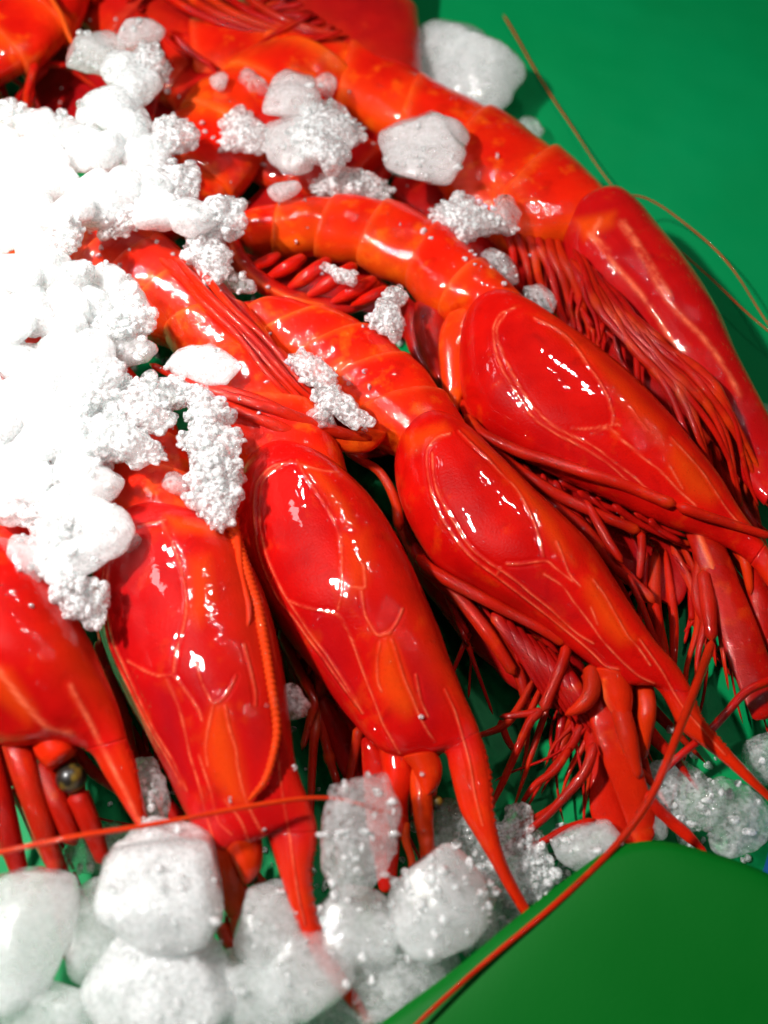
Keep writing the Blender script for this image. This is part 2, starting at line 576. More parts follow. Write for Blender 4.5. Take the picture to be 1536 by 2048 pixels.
def carapace(root, D, V, zD, zV, W, ridges=(), orange=(), purple=(), nst=340, nth=250, seed=0, rh=0.030, rw=1.7, rear=0.16, front=0.30, tone=0.0, kb=None, teeth=30, panel=None):
    tb = 1.0
    if kb:
        q4 = np.hstack([np.asarray(D, float), np.asarray(V, float)])
        full = spline(q4, 400)
        tb = np.argmin(np.sum((full - q4[kb]) ** 2, 1)) / 399
        rear = 0.12

    def wf(t):
        g = np.clip(t / rear, 0.002, 1)
        body = W * np.sqrt(g * (2 - g)) * (1 - 0.80 * sst(0.42 * tb, tb, t)) + 0.05
        if kb:
            body = np.where(t > tb, body * (1 - 0.65 * (t - tb) / (1 - tb + 1e-6)), body)
        return body
    G, t, th, M = loft(D, V, wf, nst, nth, 2.25, zD, zV)
    nrm = orient(G)
    P = G.reshape(-1, 3)
    px = proj(P)
    up = (np.sin(th) > -0.35)[None].repeat(len(t), 0).reshape(-1)
    d = np.full(len(P), 1e9)
    idx = np.where(up)[0]
    if len(ridges):
        d[idx] = dist_to(px[idx], ridges)
    rid = np.exp(-(d / rw) ** 2)
    side = np.exp(-((d - 3.4 * rw) / (1.6 * rw)) ** 2)
    org = np.zeros(len(P))
    for po, s_, a_ in orange:
        org[idx] = np.maximum(org[idx], a_ * in_poly(px[idx], po, s_))
    pur = np.full(len(P), tone)
    for po, s_, a_ in purple:
        pur[idx] = np.maximum(pur[idx], a_ * in_poly(px[idx], po, s_))
    smo = np.zeros(len(P))
    if panel:
        smo[idx] = in_poly(px[idx], panel, 10)
    smo = smo.reshape(G.shape[:2])
    # dorsal keel is paler and more orange
    keel = np.clip(np.cos(th), 0, 1) ** 3
    org = np.maximum(org, (0.30 * keel[None] * (0.6 + 0.4 * np.sin(t * 9 + seed))[:, None]).reshape(-1))
    rv = np.clip(0.65 + 0.55 * wob(P, seed + 31, 1.4, 3), 0.2, 1.2)
    disp = rh * rv * rid - 0.5 * rh * rv * side + 0.035 * wob(P, seed + 5, 1.1, 3) + 0.05 * org
    G2 = G + nrm * disp.reshape(G.shape[:2])[:, :, None]
    sh = G.shape[:2]
    rid, org, pur = rid.reshape(sh), org.reshape(sh), pur.reshape(sh)
    if not kb:
        return finish(G2, 'carapace', SHELL, root, {'ridge': rid, 'orange': org, 'purple': pur})
    k = int(tb * (sh[0] - 1))
    u = (t - tb) / (1 - tb)
    rs_ = np.random.RandomState(seed + teeth)
    saw = (np.cumsum(rs_.uniform(0.5, 1.5, len(t))) / len(t) * teeth / (1 - tb)) % 1.0
    amp = 0.075 * saw ** 1.5 * (0.4 + 0.6 * rs_.rand(len(t))) * sst(0.02, 0.10, u) * (1 - sst(0.42, 0.55, u))
    Hd = G[:, 0] - M
    Hd = Hd / (np.linalg.norm(Hd, axis=1, keepdims=True) + 1e-9)
    G2 = G2 + Hd[:, None] * (amp[:, None] * (np.cos(th) > 0.93)[None])[:, :, None]
    org = np.maximum(org, (0.22 * sst(-0.05, 0.2, u))[:, None] * np.ones(sh[1])[None])
    finish(G2[:k + 1], 'carapace', SHELL, root, {'ridge': rid[:k + 1], 'orange': org[:k + 1], 'purple': pur[:k + 1], 'smooth': smo[:k + 1]})
    return finish(G2[k:], 'rostrum', SHELL, root, {'ridge': rid[k:], 'orange': org[k:], 'purple': pur[k:]})


def abdomen(root, D, V, zD, zV, W, brk, seed=0, nth=64, per=40, hinge=0.42, mat=None, purp=0.0):
    nst = 400
    tt = np.linspace(0, 1, nst)
    base, _, th, M = loft(D, V, lambda t: W * (1 - 0.35 * t), nst, nth, 2.2, zD, zV)
    for k in range(len(brk) - 1):
        a, b_ = brk[k], brk[k + 1]
        a0 = max(0.0, a - 0.012)
        s = np.linspace(a0, min(1, b_ + 0.018), per)
        G = np.stack([[np.interp(s, tt, base[:, j, c]) for c in range(3)] for j in range(nth)], 0).transpose(2, 0, 1)
        C = G.mean(1, keepdims=True)
        u = np.linspace(0, 1, per)
        sc_ = 0.93 + 0.10 * sst(0.0, 0.85, u) + 0.012 * np.exp(-((u - 0.94) / 0.06) ** 2)
        sc_[-1] -= 0.07
        sc_[0] -= 0.03
        lob = 1 + 0.16 * np.sin(np.pi * u)[:, None] * (np.clip(-np.cos(th), 0, 1) ** 3)[None]
        G = C + (G - C) * sc_[:, None, None] * lob[:, :, None]
        P = G.reshape(-1, 3)
        nz = wob(P, seed + k, 1.6, 3)
        G = G + orient(G) * (0.05 * nz.reshape(per, nth))[:, :, None]
        hin = (np.exp(-((u - 0.97) / 0.10) ** 2))[:, None] * (0.5 + 0.5 * wob(P, seed + 40 + k, 1.0, 2).reshape(per, nth))
        frt = np.exp(-(u / 0.22) ** 2)[:, None] * 0.5
        low = (np.clip(-np.cos(th), 0, 1) ** 2)[None] * 0.25
        org = np.clip(hinge * hin + frt * hinge + low + 0.18 * np.clip(nz.reshape(per, nth), 0, 1), 0, 0.9)
        rid = np.exp(-((u - 0.95) / 0.035) ** 2)[:, None] * np.ones(nth)[None] * 0.18
        finish(G, 'abdomen_segment', mat or TAIL, root, {'ridge': rid, 'orange': org, 'purple': zero(G) + purp})


def tube(root, name, pts, r0, r1=None, mat=None, n=None, nth=10, flat=1.0, parent=None, knob=(), org=0.0, wav=0.0, seed=1, beads=0):
    """pts: (px, py, z); radii in photo pixels"""
    P = np.array([at(x, y, z) for x, y, z in pts])
    Ln = np.sum(np.linalg.norm(np.diff(P, axis=0), axis=1))
    n = n or int(np.clip(Ln * 6, 14, 160))
    if beads:
        n = int(Ln * beads * 4)
    Q = spline(P, n)
    t = np.linspace(0, 1, n)
    if np.size(r0) > 1:
        r = np.interp(t, np.linspace(0, 1, len(r0)), r0)
    else:
        r = r0 + (r1 - r0) * t
    r = r * px2cm(1.0) * (0.86 if name == 'leg' else 1.0)
    r = r * np.sqrt(np.clip(1 - np.clip((t - 0.95) / 0.052, 0, 1) ** 2, 0.02, 1)) * np.sqrt(np.clip(1 - np.clip((0.04 - t) / 0.042, 0, 1) ** 2, 0.02, 1))
    for kt, kh in knob:
        r = r * (1 + kh * np.exp(-((t - kt) / 0.03) ** 2))
    if beads:
        r = r * (1 + 0.16 * np.cos(2 * np.pi * t * Ln * beads))
    ax = np.gradient(Q, axis=0)
    ax /= np.linalg.norm(ax, axis=1, keepdims=True) + 1e-9
    sd = np.cross(ax, [0, 0, 1.0])
    sd /= np.linalg.norm(sd, axis=1, keepdims=True) + 1e-9
    upv = np.cross(sd, ax)
    if name == 'antenna' and not wav:
        wav = 0.035
    if wav:
        rs = np.random.RandomState(seed)
        Q = Q + sd * (wav * np.sin(t * (9 + 5 * rs.rand()) + rs.rand() * 6))[:, None]
    th = np.linspace(0, 2 * np.pi, nth, endpoint=False)
    G = Q[:, None] + sd[:, None] * (r[:, None] * np.cos(th))[:, :, None] + upv[:, None] * (flat * r[:, None] * np.sin(th))[:, :, None]
    e = np.full(G.shape[:2], org)
    for kt, kh in knob:
        e = np.maximum(e, 0.3 * np.exp(-((t - kt) / 0.03) ** 2)[:, None])
    return finish(G, name, mat or LEG, root, {'ridge': zero(G), 'orange': e, 'purple': zero(G)}, parent)


def blade(root, name, D, V, z, th_=0.16, mat=None, lump=0.0, lead=0.09, org=0.0, purp=0.0, nst=50, nth=24, ex=1.8, ridges=(), teeth=0, seed=0, zV=None):
    """a flat tapering plate between two pixel edges"""
    G, t, th, M = loft(D, V, lambda t: th_ * (1 - 0.6 * t), nst if not teeth else 140, nth, ex, z, z if zV is None else zV)
    e1 = np.sqrt(np.clip(1 - np.clip((lead - t) / (lead * 1.01), 0, 1) ** 2, 0.01, 1)) * np.sqrt(np.clip(1 - np.clip((t - 0.95) / 0.052, 0, 1) ** 2, 0.02, 1))
    G = M[:, None] + (G - M[:, None]) * e1[:, None, None]
    nrm = orient(G)
    P = G.reshape(-1, 3)
    n2 = G.shape[:2]
    if teeth:
        rs_ = np.random.RandomState(seed + teeth)
        ph = np.cumsum(rs_.uniform(0.5, 1.5, len(t))) / len(t) * teeth
        saw = ph % 1.0
        amp = (0.085 * saw ** 1.5 * (0.4 + 0.6 * rs_.rand(len(t))) * sst(0.18, 0.30, t) * (1 - sst(0.55, 0.68, t)))[:, None] * (np.cos(th) > 0.9)[None]
        Hd = G[:, 0] - M
        Hd = Hd / (np.linalg.norm(Hd, axis=1, keepdims=True) + 1e-9)
        G = G + Hd[:, None] * amp[:, :, None]
    if lump:
        G = G + nrm * (lump * wob(P, seed + 77, 1.3, 4)).reshape(n2)[:, :, None]
    rid = np.zeros(len(P))
    if len(ridges):
        rid = np.exp(-(dist_to(proj(P), ridges) / 4.5) ** 2) * (np.sin(th) > 0)[None].repeat(n2[0], 0).reshape(-1)
        G = G + nrm * (0.05 * rid).reshape(n2)[:, :, None]
    og = np.maximum(np.full(n2, org), 0.9 * rid.reshape(n2))
    return finish(G, name, mat or BLADE, root, {'ridge': 0.3 * rid, 'orange': og, 'purple': np.full(n2, purp)})


def ball(root, name, px, py, z, r, mat, sq=(1, 1, 1), parent=None):
    t = np.linspace(0.02, np.pi - 0.02, 20)
    a = np.linspace(0, 2 * np.pi, 28, endpoint=False)
    r = px2cm(r)
    G = np.stack([np.sin(t)[:, None] * np.cos(a), np.sin(t)[:, None] * np.sin(a), np.cos(t)[:, None] * np.ones(28)], -1) * r * np.array(sq)
    G = G + at(px, py, z)
    return finish(G, name, mat, root, {'ridge': zero(G), 'orange': zero(G), 'purple': zero(G)}, parent)


def setae(root, V0, dirn, z, n, ln, seed, r=(3.2, 1.2), name='leg', spread=0.35, pts=(0.1, 0.8)):
    """slender limbs tucked along a ventral line"""
    rs = np.random.RandomState(seed)
    q = spline(V0, 100)
    for k in range(n):
        s = pts[0] + (pts[1] - pts[0]) * (k + rs.rand() * 0.8) / n
        p = q[int(s * 99)]
        a = math.atan2(dirn[1], dirn[0]) + rs.normal() * spread
        l = ln * (0.6 + 0.6 * rs.rand())
        bend = rs.normal() * 0.2 + rs.choice([-0.55, 0.0, 0.55])
        p1 = p + 0.5 * l * np.array([math.cos(a), math.sin(a)])
        p2 = p1 + 0.5 * l * np.array([math.cos(a + bend), math.sin(a + bend)])
        z0 = z * (0.75 + 0.35 * rs.rand())
        tube(root, name, [(p[0] + 18, p[1], z0 + 0.3), ((p[0] + p1[0]) / 2, (p[1] + p1[1]) / 2, z0), (p1[0] - 5 * math.cos(a), p1[1] - 5 * math.sin(a), z0 * 0.95), (p1[0], p1[1], z0 * 0.85), (p1[0] + 5 * math.cos(a + bend), p1[1] + 5 * math.sin(a + bend), z0 * 0.82), (p2[0], p2[1], max(0.25, z0 * 0.5))],
             r[0] * (0.7 + 0.6 * rs.rand()), r[1], LEG, 28, 7, flat=0.75, knob=((0.55, 0.3),))


def face(root, px, py, ang, z, seed, n=9, ln=210, spread=0.5, wid=46):
    """pointed scales, slender mouth limbs and hair-thin feelers in front of a head"""
    rs = np.random.RandomState(seed)
    for k in range(n):
        a = ang + spread * (2 * (k + rs.rand()) / n - 1)
        off = wid * (2 * (k + 0.5) / n - 1)
        x0, y0 = px - math.sin(ang) * off, py + math.cos(ang) * off
        l = ln * rs.uniform(0.55, 1.15)
        hw = rs.uniform(6, 15)
        dx, dy = math.cos(a), math.sin(a)
        b_ = rs.normal() * 0.22
        ex, ey = math.cos(a + b_), math.sin(a + b_)
        c = [(x0 - 20 * dx, y0 - 20 * dy), (x0 + .35 * l * dx, y0 + .35 * l * dy), (x0 + .7 * l * ex, y0 + .7 * l * ey), (x0 + l * ex, y0 + l * ey)]
        D = [(q[0] + hw * f * dy, q[1] - hw * f * dx) for q, f in zip(c, (0.7, 1, .6, .08))]
        V = [(q[0] - hw * f * dy, q[1] + hw * f * dx) for q, f in zip(c, (0.7, 1, .6, .08))]
        z0 = z * rs.uniform(0.6, 1.0)
        blade(root, 'mouthpart', D, V, [z0, z0 * 0.85, max(0.35, z0 * 0.5)], 0.18, LEG if rs.rand() < 0.7 else BLADE, org=0.2 * rs.rand(), purp=0.12 * rs.rand(), nst=24, nth=12)
    for k in range(3):
        a = ang + 1.3 * spread * rs.uniform(-1, 1)
        l = ln * rs.uniform(0.9, 1.6)
        a2 = a + rs.normal() * 0.35
        z0 = z * rs.uniform(0.6, 1.0)
        tube(root, 'antenna', [(px, py, z0), (px + .4 * l * math.cos(a), py + .4 * l * math.sin(a), z0 * .8), (px + l * math.cos(a2), py + l * math.sin(a2), max(0.3, z0 * .4))], 4.5, 1.8, LEG, 22, 6)

# ---- prawn C: third from the left, whole head in focus
c = prawn(720, 1200, 2.6, 'glossy red prawn in the centre whose rostrum tip points at the rounded white ice lump')
C_D = [(648, 926), (690, 945), (738, 988), (782, 1050), (822, 1130), (852, 1200), (876, 1260), (894, 1310), (912, 1352), (926, 1390), (944, 1430), (958, 1466), (972, 1510), (982, 1570), (986, 1625), (998, 1680), (1015, 1736), (1033, 1778), (1058, 1832)]
C_V = [(590, 914), (530, 920), (492, 965), (482, 1040), (495, 1125), (535, 1215), (590, 1295), (640, 1358), (700, 1438), (770, 1502), (846, 1512), (889, 1506), (900, 1540), (912, 1590), (925, 1630), (950, 1668), (985, 1722), (1012, 1768), (1056, 1834)]
carapace(c, C_D, C_V, [3.3, 3.6, 3.6, 3.4, 3.0, 2.6, 2.2, 1.6], [2.6, 2.2, 2.0, 2.1, 2.4, 2.4, 2.0, 1.5], 1.45, kb=11, panel=[(561, 932), (528, 965), (521, 1010), (532, 1095), (570, 1180), (645, 1220), (672, 1226), (682, 1140), (656, 1025), (610, 955)], ridges=[
    [(890, 1380), (908, 1420), (924, 1470), (940, 1530), (950, 1590), (965, 1650)],
    [(580, 922), (548, 930), (525, 948), (512, 971), (507, 1010), (510, 1059), (518, 1108), (535, 1157), (557, 1199), (590, 1238), (616, 1277), (645, 1316), (678, 1362), (714, 1410)],
    [(561, 930), (538, 945), (525, 965), (519, 1000), (520, 1049), (530, 1101), (544, 1140), (567, 1186), (593, 1225), (623, 1271), (652, 1310), (691, 1368), (725, 1425)],
    [(593, 919), (613, 955), (639, 991), (658, 1023), (675, 1059), (683, 1101), (684, 1140), (683, 1183), (676, 1219)],
    [(580, 1202), (613, 1215), (645, 1223), (675, 1230), (691, 1254), (707, 1290), (720, 1326), (737, 1371), (750, 1404), (766, 1446), (782, 1475), (799, 1505)],
    [(784, 1280), (795, 1312), (808, 1355), (828, 1404), (841, 1436), (857, 1465), (870, 1482)],
    [(760, 1286), (755, 1319), (756, 1361), (763, 1381)],
    [(779, 1266), (795, 1241), (805, 1218)], [(727, 1130), (730, 1165), (727, 1176), (701, 1173)],
    [(723, 1183), (730, 1228), (743, 1254), (756, 1270), (776, 1266)],
    [(580, 919), (606, 929), (639, 939), (678, 943)], [(832, 1350), (842, 1400), (856, 1432)]],
    orange=[([(776, 1268), (788, 1290), (800, 1330), (815, 1370), (830, 1410), (812, 1430), (785, 1410), (764, 1385), (758, 1350), (760, 1300)], 26, 0.65),
            ([(690, 1080), (735, 1060), (745, 1130), (720, 1180), (690, 1200)], 30, 0.4),
            ([(600, 925), (640, 940), (690, 1000), (720, 1060), (690, 1050), (650, 985)], 14, 0.45)],
    purple=[([(800, 1290), (850, 1300), (880, 1400), (860, 1450), (830, 1380)], 40, 0.6), ([(590, 1240), (670, 1240), (720, 1400), (690, 1370)], 40, 0.5)], seed=3, tone=0.08)
abdomen(c, [(705, 960), (690, 915), (664, 862), (628, 802), (588, 742), (534, 664), (470, 592), (405, 535), (335, 496), (250, 455)],
        [(500, 960), (462, 925), (432, 880), (412, 822), (388, 762), (358, 702), (318, 655), (270, 620), (215, 590), (150, 560)],
        [3.3, 3.2, 3.0, 2.8], [2.4, 2.5, 2.6, 2.8], 1.15, [0, 0.24, 0.42, 0.58, 0.74, 0.88, 1.0], seed=11)
blade(c, 'eye_stalk', [(872, 1500), (884, 1530), (880, 1565), (862, 1590)], [(800, 1510), (826, 1540), (838, 1570), (846, 1590)], [2.5, 2.4, 2.2], 0.4, SHELL, org=0.3)
ball(c, 'eye', 872, 1606, 1.9, 13, EYE)
tube(c, 'feeler_base', [(780, 1430, 1.8), (798, 1530, 2.0), (790, 1600, 1.8), (805, 1680, 1.4)], [30, 34, 26, 14], None, SHELL, org=0.12)
tube(c, 'feeler_base', [(836, 1470, 1.9), (842, 1570, 2.1), (850, 1660, 2.0), (862, 1730, 1.6)], [18, 22, 17, 10], None, BLADE, org=0.28)
tube(c, 'antenna', [(806, 1640, 1.7), (818, 1700, 1.5), (826, 1775, 1.2)], 9, 5, LEG, org=0.5)
blade(c, 'antennal_scale', [(770, 1500), (792, 1580), (800, 1680), (790, 1780)], [(720, 1460), (726, 1560), (738, 1680), (760, 1790)], [1.9, 1.5, 1.0], 0.25)
blade(c, 'antennal_scale', [(880, 1540), (872, 1600), (862, 1660), (850, 1740)], [(830, 1550), (832, 1620), (838, 1680), (842, 1745)], [2.0, 1.6, 1.2], 0.22, org=0.3)
for q in ([(720, 1450, 1.9), (705, 1530, 1.5), (690, 1610, 1.0)], [(610, 1300, 1.7), (640, 1340, 1.7), (632, 1430, 1.6), (625, 1520, 1.4), (620, 1650, .8)],
          [(560, 1260, 1.7), (595, 1335, 1.8), (628, 1400, 1.9), (622, 1430, 1.9), (604, 1500, 1.3)], [(640, 1420, 1.5), (660, 1520, 1.2), (690, 1610, 0.9)]):
    tube(c, 'leg', q, 14, 7, LEG, knob=((0.5, 0.35),), org=0.1)
blade(c, 'mouthpart', [(650, 1380), (690, 1440), (730, 1520), (750, 1600)], [(620, 1400), (650, 1470), (690, 1560), (740, 1610)], [1.5, 1.2, 0.9], 0.4, LEG)
setae(c, [(500, 1150), (560, 1270), (640, 1370), (720, 1470)], (0.35, 1.0), 1.5, 9, 190, 31, r=(8, 4))

# ---- prawn B: second from the left
b_ = prawn(400, 1350, 2.8, 'glossy red prawn with a beaded feeler running down its back and looping over its shell')
B_D = [(438, 1056), (478, 1084), (516, 1165), (540, 1250), (558, 1345), (572, 1440), (586, 1510), (602, 1560), (622, 1610), (636, 1665), (624, 1740), (628, 1806), (650, 1880), (690, 1960), (754, 2060)]
B_V = [(330, 1030), (255, 1050), (205, 1130), (201, 1225), (240, 1345), (313, 1490), (375, 1630), (420, 1700), (500, 1692), (530, 1664), (562, 1757), (580, 1812), (606, 1865), (645, 1930), (748, 2066)]
carapace(b_, B_D, B_V, [3.6, 4.0, 4.0, 3.9, 3.5, 3.2, 2.6, 1.6], [3.0, 2.6, 2.4, 2.5, 2.9, 3.0, 2.5, 1.5], 1.5, kb=9, panel=[(320, 1050), (240, 1090), (218, 1170), (226, 1275), (262, 1326), (340, 1350), (364, 1260), (370, 1180), (345, 1090)], ridges=[
    [(552, 1470), (564, 1580), (575, 1650), (585, 1720), (596, 1790), (610, 1850)],
    [(330, 1040), (270, 1055), (230, 1085), (213, 1120), (207, 1169), (207, 1221), (215, 1277), (231, 1325), (254, 1368), (280, 1420), (306, 1469), (335, 1520), (361, 1568)],
    [(240, 1085), (220, 1114), (215, 1169), (215, 1221), (225, 1277), (244, 1325), (264, 1368), (287, 1417), (313, 1469), (345, 1522), (372, 1580)],
    [(322, 1035), (330, 1055), (345, 1085), (360, 1130), (370, 1176), (373, 1221), (366, 1260), (355, 1293), (347, 1348)],
    [(254, 1322), (290, 1342), (319, 1352), (347, 1353), (378, 1391), (397, 1420), (404, 1440)],
    [(332, 1358), (349, 1394), (362, 1430), (372, 1472), (380, 1513), (390, 1545), (403, 1591), (413, 1633), (430, 1690)],
    [(427, 1410), (417, 1456), (412, 1496), (416, 1532)], [(451, 1413), (459, 1456), (472, 1498), (476, 1535), (491, 1597), (510, 1640), (528, 1672)],
    [(394, 1325), (404, 1365), (420, 1397), (427, 1410)], [(472, 1352), (462, 1374), (446, 1397), (430, 1408)], [(488, 1290), (500, 1335), (510, 1380), (512, 1410)],
    [(398, 1510), (420, 1580), (436, 1640), (462, 1668)], [(450, 1600), (480, 1640), (500, 1688)]],
    orange=[([(430, 1410), (452, 1413), (460, 1456), (474, 1510), (486, 1580), (495, 1610), (462, 1600), (430, 1560), (415, 1520), (413, 1470)], 26, 0.6),
            ([(380, 1120), (420, 1110), (430, 1200), (400, 1250), (380, 1230)], 26, 0.5), ([(330, 1030), (440, 1050), (440, 1075), (350, 1060)], 12, 0.6)],
    purple=[([(300, 1370), (345, 1370), (370, 1470), (395, 1590), (360, 1560), (310, 1450)], 40, 0.75), ([(480, 1400), (540, 1400), (545, 1500), (510, 1560), (480, 1480)], 40, 0.6)], seed=7, tone=0.3)
abdomen(b_, [(470, 1075), (440, 1030), (415, 980), (395, 930), (365, 870), (320, 800), (250, 730), (170, 680)],
        [(240, 1065), (215, 1000), (195, 940), (170, 880), (140, 830), (100, 780), (50, 740), (0, 710)], [3.5, 3.2, 3.0], [2.6, 2.8, 2.8], 1.2, [0, 0.26, 0.44, 0.62, 0.8, 1.0], seed=17)
blade(b_, 'eye_stalk', [(520, 1660), (526, 1700), (520, 1740), (500, 1765)], [(430, 1680), (456, 1710), (474, 1740), (486, 1765)], [3.0, 2.9, 2.6], 0.45, SHELL, org=0.35)
ball(b_, 'eye', 500, 1752, 2.2, 13, EYE)
tube(b_, 'feeler_base', [(430, 1660, 2.8), (446, 1700, 2.7), (458, 1760, 2.3), (474, 1840, 1.7)], [30, 30, 24, 13], None, BLADE, org=0.3)
tube(b_, 'antenna', [(478, 1760, 2.2), (476, 1840, 1.8), (468, 1910, 1.3), (440, 1980, .9)], 14, 8, LEG, org=0.25)
tube(b_, 'antenna', [(440, 1850, 1.5), (470, 1890, 1.5), (520, 1925, 1.3)], 15, 9, LEG, org=0.2)
tube(b_, 'beaded_antenna', [(455, 1010, 4.3), (474, 1085, 4.3), (495, 1150, 4.45), (516, 1215, 4.5), (530, 1290, 4.6), (543, 1370, 4.55), (554, 1450, 4.4), (549, 1500, 4.3), (530, 1560, 4.2), (497, 1602, 4.0)],
     [12, 11, 10, 9, 8, 7, 5], None, FEELER, beads=6.5, org=0.25)
tube(b_, 'antenna', [(470, 1060, 4.35), (480, 1120, 4.5), (492, 1180, 4.6), (497, 1220, 4.65), (490, 1255, 4.65), (470, 1282, 4.6), (440, 1296, 4.55), (400, 1306, 4.35), (362, 1315, 4.2)], 7, 4.5, FEELER, org=0.1)
for q in ([(213, 1330, 2.0), (245, 1420, 1.8), (265, 1500, 1.5), (285, 1560, 1.0)], [(225, 1360, 1.6), (250, 1470, 1.3), (300, 1640, .8)], [(205, 1280, 2.2), (200, 1310, 2.1), (222, 1380, 1.6)]):
    tube(b_, 'leg', q, 15, 8, LEG, knob=((0.5, 0.3),), org=0.2)
setae(b_, [(210, 1200), (240, 1340), (310, 1480), (370, 1620)], (0.3, 1.0), 1.7, 6, 170, 32, r=(8, 4))

# ---- prawn D: right of centre
d_ = prawn(1050, 1100, 2.4, 'glossy red prawn right of centre with slim bent legs over the dark gap below it')
D_D = [(912, 846), (948, 864), (1000, 912), (1060, 968), (1120, 1025), (1180, 1085), (1228, 1155), (1270, 1220), (1312, 1284), (1352, 1328), (1384, 1384), (1402, 1436), (1440, 1482), (1500, 1548), (1560, 1612)]
D_V = [(888, 850), (840, 862), (803, 905), (797, 970), (824, 1058), (880, 1140), (970, 1194), (1070, 1250), (1165, 1318), (1235, 1366), (1312, 1376), (1361, 1456), (1405, 1490), (1470, 1540), (1558, 1618)]
carapace(d_, D_D, D_V, [2.9, 3.2, 3.2, 3.0, 2.7, 2.3, 1.9, 1.6], [2.3, 2.0, 1.8, 1.8, 2.1, 2.1, 1.8, 1.5], 1.4, kb=10, teeth=36, panel=[(900, 872), (866, 910), (880, 990), (915, 1054), (955, 1106), (1010, 1130), (1085, 1118), (1075, 1050), (1030, 975), (950, 895)], ridges=[
    [(1280, 1280), (1325, 1345), (1360, 1405), (1400, 1455), (1450, 1510)],
    [(900, 867), (874, 875), (857, 895), (853, 918), (857, 957), (867, 999), (883, 1035), (903, 1067), (926, 1097), (952, 1123), (978, 1142), (1010, 1166), (1059, 1204), (1092, 1230), (1124, 1256), (1163, 1287), (1189, 1310), (1212, 1332), (1236, 1338)],
    [(864, 905), (867, 950), (877, 989), (896, 1025), (913, 1054), (932, 1084), (952, 1106), (978, 1126), (1004, 1142), (1036, 1165), (1062, 1188), (1102, 1220), (1134, 1250), (1160, 1271), (1186, 1286)],
    [(919, 862), (945, 888), (971, 911), (1004, 947), (1030, 973), (1050, 1006), (1069, 1048), (1079, 1077), (1087, 1113)],
    [(1014, 1128), (1043, 1128), (1076, 1123), (1095, 1123), (1111, 1136), (1131, 1152), (1145, 1162)],
    [(1089, 1149), (1124, 1172), (1150, 1207), (1180, 1246), (1202, 1277), (1228, 1306), (1254, 1332), (1280, 1353), (1308, 1366)],
    [(1186, 1160), (1208, 1189), (1234, 1235), (1257, 1274), (1277, 1296), (1300, 1330)], [(1182, 1215), (1195, 1248)], [(1001, 1136), (993, 1152)],
    [(1113, 1085), (1128, 1120), (1140, 1150), (1160, 1172)]],
    orange=[([(1172, 1162), (1186, 1160), (1215, 1200), (1240, 1240), (1262, 1280), (1240, 1284), (1210, 1255), (1190, 1220), (1176, 1190)], 24, 0.65),
            ([(930, 860), (960, 872), (1050, 960), (1110, 1040), (1150, 1130), (1110, 1100), (1070, 1030), (1000, 930)], 16, 0.45),
            ([(805, 870), (890, 845), (900, 860), (820, 910)], 14, 0.5)],
    purple=[([(1020, 1150), (1080, 1140), (1170, 1240), (1130, 1240), (1060, 1190)], 40, 0.5)], seed=13)
abdomen(d_, [(960, 880), (935, 848), (900, 805), (860, 750), (800, 698), (740, 655), (690, 634), (620, 612), (560, 600), (490, 606), (440, 600)],
        [(800, 920), (765, 892), (722, 856), (675, 812), (625, 770), (575, 732), (535, 698), (500, 674), (470, 655), (448, 640), (425, 628)],
        [2.9, 2.7, 2.5, 2.4], [2.3, 2.1, 2.0, 2.2], 1.05, [0, 0.19, 0.36, 0.52, 0.68, 0.84, 1.0], seed=23)
blade(d_, 'eye_stalk', [(1262, 1350), (1266, 1395), (1262, 1430), (1252, 1450)], [(1180, 1330), (1202, 1376), (1216, 1410), (1240, 1446)], [2.2, 2.1, 1.9], 0.42, SHELL, org=0.22, ridges=[[(1208, 1360), (1212, 1400), (1222, 1424)]])
tube(d_, 'feeler_base', [(1270, 1310, 1.6), (1293, 1400, 1.9), (1290, 1470, 1.6), (1286, 1520, 1.2)], [14, 18, 17, 7], None, BLADE, org=0.2)
tube(d_, 'feeler_base', [(1235, 1400, 2.0), (1255, 1470, 1.8), (1278, 1560, 1.4)], [20, 19, 9], None, LEG, org=0.15)
tube(d_, 'mouthpart', [(1180, 1330, 2.2), (1184, 1380, 2.2), (1165, 1410, 2.1), (1130, 1430, 1.9)], [14, 17, 15, 5], None, LEG, org=0.15)
blade(d_, 'antennal_scale', [(1225, 1330), (1265, 1470), (1300, 1590), (1312, 1660), (1290, 1704)], [(1150, 1340), (1198, 1500), (1240, 1610), (1262, 1670), (1276, 1704)], [1.4, 1.7, 1.5, 1.1, 0.8], 0.25, org=0.05)
blade(d_, 'antennal_scale', [(1180, 1440), (1230, 1520), (1262, 1620), (1276, 1700)], [(1160, 1440), (1176, 1540), (1180, 1620), (1196, 1660)], [1.2, 0.9, 0.6], 0.25, org=0.0)
blade(d_, 'tail_spine', [(1290, 1570), (1330, 1616), (1380, 1660), (1416, 1704)], [(1278, 1600), (1320, 1640), (1368, 1680), (1412, 1710)], [1.2, 0.9, 0.8], 0.18)
